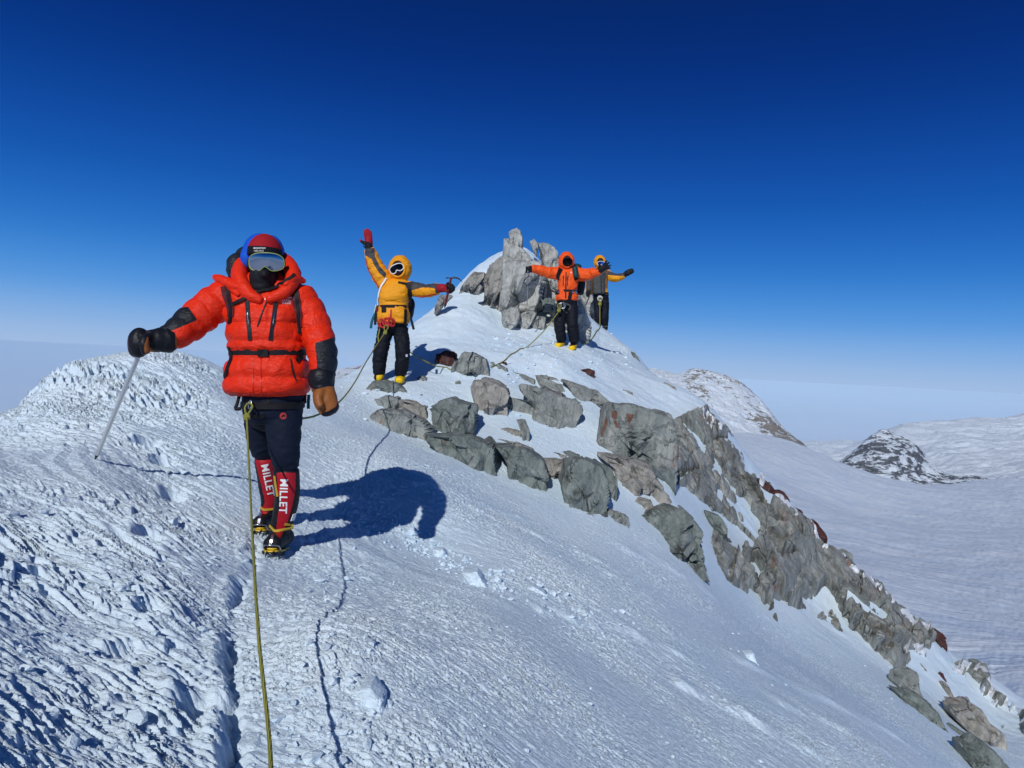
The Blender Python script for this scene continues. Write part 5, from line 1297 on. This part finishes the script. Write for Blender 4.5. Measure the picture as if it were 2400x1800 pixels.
def far_climber(c):
    """shared build of a standing climber; every joint is given as a point of the photograph with its distance"""
    d = c['d']; P = Person(c['foot'], d, c['label'])
    A = lambda q: at(q[0], q[1], q[2] if len(q) > 2 else d)
    T_ = lambda L, k=1.0, **kw: tube([at(a, b, e) for a, b, e, r in L], [r*k for a, b, e, r in L], **kw)
    rows_ = c['torso']; vx = c.get('voxel', .014)
    body = [torso([(a, b, w*.75, q*.75, e) for a, b, w, q, e in rows_], n=20, seg=20), T_(c['legL'], .8), T_(c['legR'], .8), T_(c['armR'], .6), T_(c['armL'], .6),
            tube([A(c['neck']), A(c['head'])], .058), ell(A(c['head']), (.078, .095, .115)), tube([A(c['hip'])+np.array([0,0,.06]), A(c['hip'])-np.array([0,0,.06])], .13, flat=.8)]
    for k in ('footL', 'footR'): body.append(tube([A(c[k][0]), A(c[k][1])], .045, ref=(0,0,1)))
    body += c['hands'](P, A) if 'hands' in c else []
    P.add('body', fuse(body, .014, 2), M_BLACK)
    tr_ = fuse([T_(c['legL'], .9, puff=.03, pitch=.11), T_(c['legR'], .9, puff=.03, pitch=.11), torso(c['pelvis'], n=10, seg=24)], vx, 2, wr=.016, wsc=7, seed=51+int(d), aniso=(1,1,1.8))
    P.trousers = P.add('trousers', tr_, M_DKNAVY); P.btr = bvh_of(*tr_)
    jt = [torso(rows_, puff=c.get('puff', .05), pitch=.12, n=60), T_(c['armR'], puff=c.get('puff', .05)*1.3, pitch=.10, n=50), T_(c['armL'], puff=c.get('puff', .05)*1.3, pitch=.10, n=50)]
    jk_ = fuse(jt, vx*.9, 2, wr=c.get('wr', .013), wsc=7, seed=61+int(d))
    P.jacket = P.add('jacket', jk_, c['jmat'], attr=patch_attr(jk_[0], c.get('patch', [[(0,0),(1,0),(1,1)]]), .35)); P.bj = bvh_of(*jk_)
    P.btorso = bvh_of(*torso(rows_, n=40))
    # hood around the face
    hx, hz, hm = c['hood']   # radii
    N, Fc = ico(5); V = N.copy(); ctr = A(c['head'])+np.array([0, .03, 0]); fwd = unit(c['face']); rr = V@fwd
    V = V*np.array([hx, .15, hz]); nz = 1+.05*noise3(N*3.2, 7)+.03*np.abs(np.sin(N[:, 2]*9)); V = V*nz[:, None]
    open_ = rr-0.74
    V = np.where((open_ > 0)[:, None], V*(1-np.clip(open_*3.2, 0, .8))[:, None]-fwd*0.012, V)
    P.hood = P.add('hood', (V+ctr, [tuple(f) for f in Fc]), hm)
    rim = []
    e1 = unit(np.cross(fwd, (0,0,1))); e2 = np.cross(e1, fwd)
    for t in np.linspace(0, 2*np.pi, 28, endpoint=False):
        n_ = unit(fwd*0.78+(e1*math.cos(t)+e2*math.sin(t))*0.60); rim.append(ctr+n_*np.array([hx, .15, hz])*1.0)
    rim.append(rim[0]); P.add('hood_rim', tube(rim, .016, n=60, seg=8, closed=True), hm, parent=P.hood)
    fc = fuse([ell(ctr+fwd*.055, (hx*.80, .085, hz*.80)), ell(ctr+fwd*.10-np.array([0,0,.05]), (.055,.05,.06))], .012, 2, wr=.003, wsc=20)
    P.mask = P.add('face_mask', fc, c.get('maskmat', M_BLACK))
    gq = A(c['gog'][0:2]); gq = gq + fwd*c['gog'][2]
    goggles(P, gq, c['gog'][3], c['gog'][4], c['lens'], c['gframe'], yaw=c.get('yaw', 0), roll=c.get('roll', 0), fr=c.get('gfr', .006), depth=.03)
    # boots
    for k, lg in (('footL', 'legL'), ('footR', 'legR')):
        hl_, to = A(c[k][0]), A(c[k][1]); an = at(*c[lg][-1][:3])
        g = fuse([tube([an+np.array([0,0,.02]), hl_*.6+an*.4, hl_+np.array([0,0,.01])], [.068,.066,.062], seg=16), tube([hl_, hl_*.5+to*.5, to], [.062,.068,.060], ref=(0,0,1), flat=.85, seg=16)], .010, 2, wr=.003, wsc=14)
        px, py = proj(g[0]); b = P.add('boot', g, c['bootmat'], attr=patch_attr(g[0], [c['bootpatch'][0 if k == 'footL' else 1]], .3) if 'bootpatch' in c else None)
        dn = np.array([0, 0, -.052]); crampon(P, b, hl_+dn, to+dn, w=.05, frame_mat=c.get('crmat', M_DKST), fine=False, hgt=.03)
        q = (hl_+to)/2
        P.add('sole', tube([hl_+dn*.8, to+dn*.8], .03, seg=12, ref=(0,0,1), flat=.45), M_RUBBER, parent=b)
    bl_ = P.add('belt', band(P.btorso, A(c['belt']), .045, off=.012, n=48), M_WEB, smooth=False)
    hn = P.add('harness', band(P.btr, A(c['hip'])+np.array([0,0,.03]), .045, off=.006, n=48), M_WEB, smooth=False)
    P.beltobj, P.harness = bl_, hn
    return P

M_BOOT2 = mat_cloth('yellow_black_boot', (0.012, 0.010, 0.012), (0.88, 0.55, 0.01), rough=0.5, wrinkle=0.3)
ZC = lambda P: zz(P, 800, 500, .2713)
ZD_ = lambda P: zz(P, 1150, 500, .211)
def frib(P, name, pts, w, mat, parent=None, off=.004, b=None, th=.006):
    g = ribbon(b or P.bj, pts, w, th, off, n=max(6, len(pts)*4)); 
    return P.add(name, g, mat, parent=parent, smooth=False) if g else None

# --- yellow climber, one arm raised, ice axe in the other hand
d2 = 10.75
def hands2(P, A):
    w1 = A((866,588,10.7)); w2 = A((1032,676,10.6))
    return open_hand(w1, A((861,540,10.65))-w1, (0.2,-1,0), 1, size=.19, bend=.05) + grip_hand(w2, A((1054,671,10.5)), A((1058,660))-A((1042,722)), 1)
Y = far_climber(dict(d=d2, foot=(912,894), label='climber in yellow down jacket with hood up, right arm raised and ice axe held out',
    torso=[(938,652,9,.07,10.8),(932,662,26,.13,10.78),(929,672,33,.16,10.76),(924,692,35,.19,10.74),(922,708,34,.17,10.74),(922,720,32,.155,10.74),(922,732,36,.18,10.74),(921,748,38,.18,10.74),(923,757,36,.17,10.74)],
    pelvis=[(921,745,30,.15,10.76),(921,760,32,.15,10.76),(921,775,28,.13,10.76)],
    legL=[(905,768,10.76,.12),(899,795,10.74,.112),(893,822,10.70,.108),(889,850,10.72,.10),(889,874,10.74,.088)],
    legR=[(937,768,10.76,.12),(942,795,10.74,.112),(944,822,10.68,.11),(942,850,10.70,.10),(940,876,10.74,.088)],
    armR=[(906,668,10.78,.12),(893,648,10.76,.12),(879,622,10.74,.108),(871,600,10.72,.088),(866,586,10.70,.07)],
    armL=[(955,676,10.76,.11),(978,679,10.72,.095),(1002,682,10.66,.088),(1024,677,10.60,.075)],
    neck=(936,655,10.8), head=(937,630,10.74), hip=(921,765,10.76), belt=(922,720,10.74), face=(-.10,-1,-.04),
    hood=(.165,.195,M_YEL_J), gog=(934,631,.150,.098,.052), lens=mat_lens('dark_lens', (.02,.02,.025), .08), gframe=M_WHITE, roll=math.radians(-24), gfr=.008, yaw=-.1,
    puff=.10, patch=[ZC([(205,300),(285,300),(292,375),(330,455),(390,520),(380,560),(330,520),(280,440),(262,395),(205,362)]), ZC([(600,575),(840,610),(840,690),(815,690),(805,645),(700,640),(610,665)]), ZC([(540,600),(600,590),(590,660),(560,640)])],
    jmat=M_YEL_J, bootmat=M_BOOT2, bootpatch=[[(882,880),(902,877),(902,893),(882,893)],[(922,883),(952,878),(954,902),(922,902)]],
    footL=[(891,881,10.80),(886,885,10.62)], footR=[(939,887,10.82),(935,893,10.60)], hands=hands2, maskmat=mat_cloth('plum_fleece', (.030,.006,.018), rough=.8)))
g = fuse(open_hand(at(866,580,10.7), at(861,536,10.65)-at(866,580,10.7), (0.2,-1,0), 1, size=.27, bend=.08, r=.021, spread=.03)+[tube([at(866,584,10.7), at(864,566,10.69)], [.052,.055])], .009, 2)
Y.add('glove', g, M_GLOVE_R, attr=patch_attr(g[0], [[(845,563),(866,567),(872,572),(874,590),(845,590)]], .3), label='dark red glove raised above the head')
ya, yb = at(1057,652,10.5), at(1042,723,10.45); yc = at(1053,676,10.48)
g = fuse(grip_hand(at(1028,676,10.6), yc, ya-yb, 1, r=.022, rad=.036, fat=1.35)+[tube([at(1026,676,10.6), at(1040,675,10.55)], [.066,.06])]+[ell(yc+np.array([.035,0,0]), (.05,.05,.055))], .010, 2)
Y.add('glove', g, M_GLOVE_R, attr=patch_attr(g[0], [[(1046,660),(1075,655),(1075,700),(1046,700)]], .3), label='red and black glove gripping the ice axe')
for nm, pts, w, m_ in (('shoulder_strap', ZC([(385,560),(345,640),(325,720),(318,800)]), .026, M_WHITE), ('shoulder_strap', ZC([(585,600),(592,700),(590,800)]), .06, M_WEB), ('belt_strap', ZC([(370,800),(368,858)]), .07, M_WEB), ('belt_strap', ZC([(552,830),(548,960)]), .05, M_WEB), ('chest_strap', ZC([(490,598),(560,612),(600,640)]), .03, M_WEB)):
    frib(Y, nm, pts, w, m_, parent=Y.jacket, off=.010)
frib(Y, 'zip', ZC([(430,835),(425,918)]), .025, M_REDP, parent=Y.jacket)
frib(Y, 'piping', ZC([(210,385),(235,480),(270,545),(325,635)]), .02, M_REDP, parent=Y.jacket)
frib(Y, 'piping', ZC([(640,712),(700,722),(760,705),(820,695)]), .02, M_REDP, parent=Y.jacket)
Y.add('knee_patch', decal(np.array([(0,0),(1,0),(1,1),(0,1)]), [(0,1,2,3)], Y.btr, ZC([(555,1240)])[0], ZC([(572,1240)])[0], 6), M_WHITE, parent=Y.trousers, smooth=False)
M_SLING = mat_plain('red_sling', (.50,.02,.02), .6)
rngs = np.random.RandomState(4)
for i in range(5):
    c0 = at(*ZC([(345+22*i, 945+rngs.randint(-12,14))])[0], 10.55); pts = [c0+np.array([.05*math.cos(a), -.02*math.sin(2*a), .055*math.sin(a)]) for a in np.linspace(0, 2*np.pi, 9)[:-1]]
    Y.add('sling', tube(pts+[pts[0]], .011, n=30, seg=6, closed=True), M_SLING, parent=Y.harness)
for pts, m_ in ((ZC([(325,960),(330,1010),(318,1060),(322,1110)]), M_ROPEY), (ZC([(300,790),(285,850),(300,880)]), mat_plain('pale_cord', (.45,.65,.68), .6)), (ZC([(290,870),(265,930),(255,990)]), M_TEAL), (ZC([(295,850),(292,960)]), M_WEB), (ZC([(598,900),(625,1000)]), M_WEB)):
    Y.add('cord', tube([at(a, b, 10.6) for a, b in pts], .018 if m_ in (M_TEAL, M_WEB) else .009, seg=6, flat=.4), m_, parent=Y.harness)
ice_axe(ya, yb, (1,0.05,0.0), 'ice axe with dark red shaft held up by the yellow climber', M_DKRED, M_DKST, r=.016, pick=.17, adze=.07)
bpk = backpack([(925,660,26,.08,11.02),(925,680,32,.13,11.03),(930,720,39,.15,11.03),(930,745,36,.11,11.0)], M_BLACK, 'black backpack behind the climber in the yellow down jacket')
bpk.add('side_pouch', fuse([ell(at(963,715,10.98), (.06,.07,.11))], .012, 1), M_BLACK); bpk.add('pocket', fuse([ell(at(884,730,10.95), (.05,.06,.10))], .012, 1), M_MAROON)

# --- orange climber, both arms out
def hands3(P, A):
    w1 = A((1250,631,13.9)); w2 = A((1404,635,13.8))
    return grip_hand(w1, A((1238,632,13.85)), A((1237,630))-A((1235,715)), -1) + open_hand(w2, A((1424,622,13.75))-w2, (0,-1,-.2), 1)
O = far_climber(dict(d=14.05, foot=(1327,817), label='climber in orange shell jacket with both arms stretched out in front of the summit rock',
    torso=[(1330,626,8,.07,14.1),(1332,635,22,.12,14.08),(1331,645,24,.15,14.06),(1331,662,21,.15,14.05),(1330,678,21,.14,14.05),(1329,686,22,.13,14.05),(1329,694,24,.145,14.05),(1328,704,24,.145,14.05)],
    pelvis=[(1329,696,21,.13,14.07),(1329,708,22,.13,14.07),(1329,718,20,.12,14.07)],
    legL=[(1319,712,14.07,.115),(1315,735,14.04,.112),(1312,755,13.98,.11),(1313,778,14.02,.105),(1316,796,14.06,.096)],
    legR=[(1340,712,14.07,.115),(1341,735,14.04,.112),(1341,757,13.98,.11),(1344,780,14.02,.105),(1347,799,14.06,.096)],
    armR=[(1315,640,14.08,.115),(1298,640,14.04,.10),(1278,637,13.98,.085),(1262,632,13.94,.075),(1248,629,13.9,.062)],
    armL=[(1349,641,14.08,.115),(1366,644,14.02,.105),(1382,641,13.95,.09),(1404,635,13.85,.065)],
    neck=(1329,628,14.08), head=(1328,613,14.02), hip=(1329,708,14.07), belt=(1329,683,14.05), face=(.03,-1,-.05),
    hood=(.150,.185,M_ORA_J), gog=(1328,615,.185,.085,.060), lens=mat_lens('black_lens', (.012,.012,.015), .1), gframe=M_BLACK, puff=.0, wr=.024, voxel=.014,
    jmat=M_ORA_J, bootmat=M_BOOT2, bootpatch=[[(1297,804),(1326,804),(1326,822),(1297,822)],[(1330,812),(1354,808),(1354,828),(1330,828)]],
    footL=[(1315,807,14.10),(1307,809,13.92)], footR=[(1344,811,14.10),(1340,816,13.88)], hands=hands3, maskmat=mat_cloth('grey_black_fleece', (.02,.02,.022), rough=.8)))
g = fuse(grip_hand(at(1252,630,13.9), at(1238,632,13.85), at(1237,630,14)-at(1235,715,14), -1, r=.020, rad=.032, fat=1.25)+[tube([at(1252,630,13.9), at(1243,630,13.87)], [.055,.05])], .010, 2)
O.add('glove', g, M_BLACK, label='black glove on top of the walking pole')
g = fuse(open_hand(at(1403,635,13.84), at(1424,622,13.75)-at(1403,635,13.84), (0,-1,-.2), 1, size=.27, r=.019, spread=.35, bend=.03)+[tube([at(1400,636,13.86), at(1410,632,13.82)], [.055,.055])], .009, 2)
O.add('glove', g, M_BLACK, label='black glove with spread fingers in front of the farthest climber')
for nm, pts, w, m_ in (('shoulder_strap', ZD_([(775,615),(758,660),(748,730)]), .09, M_WEB), ('shoulder_strap', ZD_([(925,600),(935,660),(950,740)]), .09, M_WEB), ('belt_pad', ZD_([(735,840),(745,900)]), .12, M_WEB), ('hanging_strap', ZD_([(890,870),(870,970)]), .07, M_WEB)):
    frib(O, nm, pts, w, m_, parent=O.jacket, off=.012)
M_BOTTLE = mat_plain('dark_teal_pouch', (.012,.05,.055), .4)
O.add('chest_pouch', fuse([tube([at(*ZD_([(935,605)])[0], 13.86), at(*ZD_([(950,700)])[0], 13.84)], [.055,.055])], .012, 1), M_BOTTLE, parent=O.jacket)
frib(O, 'zip', ZD_([(838,660),(835,800),(832,965)]), .022, M_BLACK, parent=O.jacket)
frib(O, 'zip', ZD_([(808,690),(806,800)]), .016, M_BLACK, parent=O.jacket); frib(O, 'zip', ZD_([(858,690),(852,800)]), .016, M_BLACK, parent=O.jacket)
for x_ in (757, 910, 940): frib(O, 'buckle', ZD_([(x_,855),(x_,885)]), .035, M_STEEL, parent=O.beltobj, off=.022)
st = [(0.5+0.5*(1 if k % 2 == 0 else .35)*math.cos(k*math.pi/5), 0.5+0.5*(1 if k % 2 == 0 else .35)*math.sin(k*math.pi/5)) for k in range(10)]
O.add('emblem', decal(np.array(st), [tuple(range(10))], O.bj, ZD_([(878,672)])[0], ZD_([(905,672)])[0], 6, off=.006), M_WHITE, parent=O.jacket, smooth=False)
for pts in (ZD_([(742,975),(738,1010),(700,1040)]), ZD_([(800,985),(830,1000),(885,1030),(870,1080)]), ZD_([(790,1040),(810,1080),(850,1110)])): frib(O, 'leg_loop', pts, .03, M_GRY_J, parent=O.harness, b=O.btr)
frib(O, 'waist_label', ZD_([(920,955),(952,955)]), .05, M_WHITE, parent=O.harness, b=O.btr)
for k in range(2):
    c0 = at(*ZD_([(790+14*k, 1025)])[0], 13.85); pts = [c0+np.array([.045*math.cos(a), .01*k, .055*math.sin(a)]) for a in np.linspace(0, 2*np.pi, 9)[:-1]]
    O.add('carabiner', tube(pts+[pts[0]], .008, n=24, seg=6, closed=True), M_STEEL, parent=O.harness)
ice_axe(at(1237.5,633,13.84), at(1235.5,716,13.9), (-1,0,0), 'slim dark pole held upright by the orange climber', M_STEEL, M_DKST, r=.009, pick=.05, adze=.03, name='pole')
O.add('wrist_loop', tube([at(*q, 13.8) for q in ZD_([(430,690),(395,720),(370,765),(395,800),(415,795)])], .008, seg=6), M_WEB)
bpk = backpack([(1340,625,18,.08,14.32),(1342,640,26,.12,14.33),(1345,665,26,.14,14.34),(1345,690,22,.12,14.33)], M_BLACK, 'black backpack behind the climber in the orange jacket')
bpk.add('lid', fuse([ell(at(1350,625,14.28), (.11,.09,.06))], .012, 1), M_BOTTLE)

# --- the farthest climber, grey jacket over yellow
d4 = 18.45
def hands4(P, A):
    w1 = A((1379,682,18.4)); w2 = A((1462,645,18.3))
    return grip_hand(w1, A((1379,690,18.35)), A((1383,690))-A((1371,719)), 1) + open_hand(w2, A((1484,634,18.25))-w2, (0,-1,-.2), 1)
G_ = far_climber(dict(d=d4, foot=(1411,772), label='farthest climber, grey jacket with yellow sleeve and yellow hood, one arm out over the drop',
    torso=[(1407,626,6,.07,18.48),(1406,634,17,.12,18.47),(1406,645,18,.14,18.46),(1406,665,16,.14,18.45),(1406,680,16.5,.14,18.45),(1407,690,18,.145,18.45)],
    pelvis=[(1408,684,15,.12,18.47),(1408,694,17,.12,18.47),(1408,702,16,.12,18.47)],
    legL=[(1400,698,18.47,.11),(1401,722,18.45,.10),(1402,742,18.42,.10),(1403,757,18.46,.09)],
    legR=[(1417,698,18.47,.11),(1418,722,18.45,.10),(1417,742,18.42,.10),(1418,760,18.46,.09)],
    armR=[(1393,640,18.46,.105),(1384,656,18.45,.095),(1381,670,18.43,.085),(1380,681,18.4,.07)],
    armL=[(1420,642,18.46,.115),(1433,649,18.42,.11),(1447,651,18.38,.095),(1461,646,18.3,.07)],
    neck=(1406,628,18.47), head=(1406,614,18.4), hip=(1408,694,18.47), belt=(1408,688,18.45), face=(.02,-1,-.05),
    hood=(.150,.17,M_YEL_J), gog=(1406,619,.215,.085,.048), lens=mat_lens('blue_lens', (.10,.22,.75), .05), gframe=M_WHITE, gfr=.007,
    puff=.06, wr=.012, voxel=.015, patch=[[(1374,630),(1421,630),(1420,650),(1419,700),(1374,700)], [(1419,632),(1440,640),(1462,640),(1462,647),(1440,646),(1420,644)]],
    jmat=M_YEL_J, bootmat=mat_cloth('olive_gaiter', (.12,.12,.075), (.012,.012,.012), rough=.6), bootpatch=[[(1392,762),(1414,762),(1414,775),(1392,775)],[(1408,766),(1432,766),(1432,780),(1408,780)]],
    footL=[(1403,765,18.5),(1399,767,18.3)], footR=[(1419,768,18.5),(1417,771,18.26)], hands=hands4))
g = fuse([tube([at(1459,646,18.3), at(1466,643,18.28), at(1474,638,18.26), at(1483,634,18.24)], [.055,.065,.075,.062], seg=14, flat=.7), tube([at(1468,640,18.24), at(1475,643,18.2)], [.028,.024])], .012, 2)
G_.add('mitten', g, M_BLACK, label='black mitten stretched out to the right')
g = fuse(grip_hand(at(1380,678,18.4), at(1379,690,18.35), at(1383,690,18)-at(1371,719,18), 1, r=.022, rad=.03, fat=1.3)+[tube([at(1380,676,18.42), at(1379,690,18.38)], [.065,.06])], .012, 2)
G_.add('glove', g, M_BLACK)
V_, F_ = fuse([torso([(1403,640,12,.05,18.32),(1403,660,12.5,.05,18.30),(1404,680,13,.06,18.29),(1404,688,13,.06,18.29)], n=20, seg=24)], .014, 2, wr=.008, wsc=8)
G_.add('shell_jacket', (V_, F_), M_GRY_J, label='grey shell front over the yellow jacket'); bs_ = bvh_of(V_, F_)
frib(G_, 'zip', ZD_([(1225,700),(1228,890)]), .02, M_BLACK, b=bs_)
frib(G_, 'fur_trim', ZD_([(1160,620),(1130,700),(1125,800),(1118,900)]), .07, mat_plain('brown_trim', (.13,.075,.045), .9), parent=G_.jacket, off=.01)
frib(G_, 'fur_trim', ZD_([(1285,620),(1290,700),(1285,830)]), .05, bpy.data.materials['brown_trim'], parent=G_.jacket, off=.01)
for k in range(2):
    c0 = at(*ZD_([(1208+14*k, 945)])[0], 18.25); pts = [c0+np.array([.04*math.cos(a), .01*k, .06*math.sin(a)]) for a in np.linspace(0, 2*np.pi, 9)[:-1]]
    G_.add('carabiner', tube(pts+[pts[0]], .009, n=24, seg=6, closed=True), M_WHITE, parent=G_.harness)
ice_axe(at(1383,690,18.32), at(1371,720,18.3), (-1,0,0), 'thin dark pole pointing down in the hand of the farthest climber', M_DKST, M_DKST, r=.012, pick=.04, adze=.03, name='pole', head=False)

# ------------------------------------------------------------------ ropes
def rope(name, pts, r, mat, label, n=160, knot=None, clamp=False):
    P = [np.array(p, float) for p in pts]
    if clamp:
        P = list(rs(np.array(P), 40))
        for p in P: p[2] = max(p[2], float(ztop(p[0:1], p[1:2])[0])+r*1.2)
    root = empty(name, P[-1], label, 'rope', 'rope lengths linking the climbers'); Q = Person.__new__(Person); Q.root = root; Q.rl = np.array(root.location)
    Q.add('rope_length', tube(P, r, n=n, seg=8), mat)
    if knot is not None:
        k = np.asarray(knot); s = r*3.1
        g = [tube([k+np.array([s*math.cos(a), -.3*s*math.sin(2*a), s*.55*math.sin(a)])+np.array([0,0,h]) for a in np.linspace(0, 2*np.pi, 9)[:-1]]+[k+np.array([s,0,h])], r, n=30, seg=8, closed=True) for h in (-s*.5, s*.2)]
        g.append(tube([k+np.array([0,0,s*1.1]), k-np.array([0,0,s*1.1])], r*1.6, seg=8))
        Q.add('knot', fuse(g, r*.35, 1), mat)
        Q.add('loop', tube([k+np.array([-r,0,s]), k+np.array([-r*2.5,0.01,s*3.0]), k+np.array([0,0.03,s*4.4]), k+np.array([r*5,0.02,s*3.4]), k+np.array([r*2,0,s])], r, seg=8, n=30), mat)
    return Q
kn = at(578,976,4.10)
rope('rope', [kn, at(584,1100,3.62), at(594,1300,2.60), at(607,1500,2.07), at(635,1800,1.58), np.array([-.32,.95,-.78]), np.array([-.25,.5,-.72])], .0052, M_ROPEY, 'yellow-green rope from the waist of the red climber down to the bottom of the frame', knot=kn, n=220)
rope('rope', [at(675,985,4.45), at(700,982,4.9), at(745,972,5.6), at(797,940,6.7), at(830,898,8.0), at(857,850,9.2), at(885,805,10.1), at(906,775,10.5), at(910,768,10.56)], .0075, M_ROPE, 'olive rope sagging between the red climber and the yellow climber', knot=at(903,779,10.42))
def onground(px, py, up=.012):
    q = ground(px, py); q[2] = float(ztop(q[0:1], q[1:2])[0])+up; return q
rope('rope', [at(925,780,10.9), at(960,824,11.2), at(990,843,11.3), at(1020,857,11.35)]+[onground(1040,864), onground(1056,869)], .008, M_ROPE, 'short olive rope from the yellow climber to the pointed grey boulder', clamp=True)
rope('rope', [at(1311,728,13.8), at(1300,743,13.8), at(1275,775,13.6), at(1248,802,13.4), at(1215,830,13.0), onground(1180,850), onground(1150,862)], .009, M_ROPE, 'thin rope running from the orange climber down to the dark red stone', knot=at(1310,727,13.78), clamp=True)
rope('rope', [at(1406,707,18.2), at(1406,740,18.1), at(1406,765,17.9), at(1405,788,17.5), at(1397,799,17.0), onground(1380,804), onground(1365,806)], .011, M_ROPE, 'rope hanging in a curve from the farthest climber to the snow', knot=at(1406,712,18.18), clamp=True)
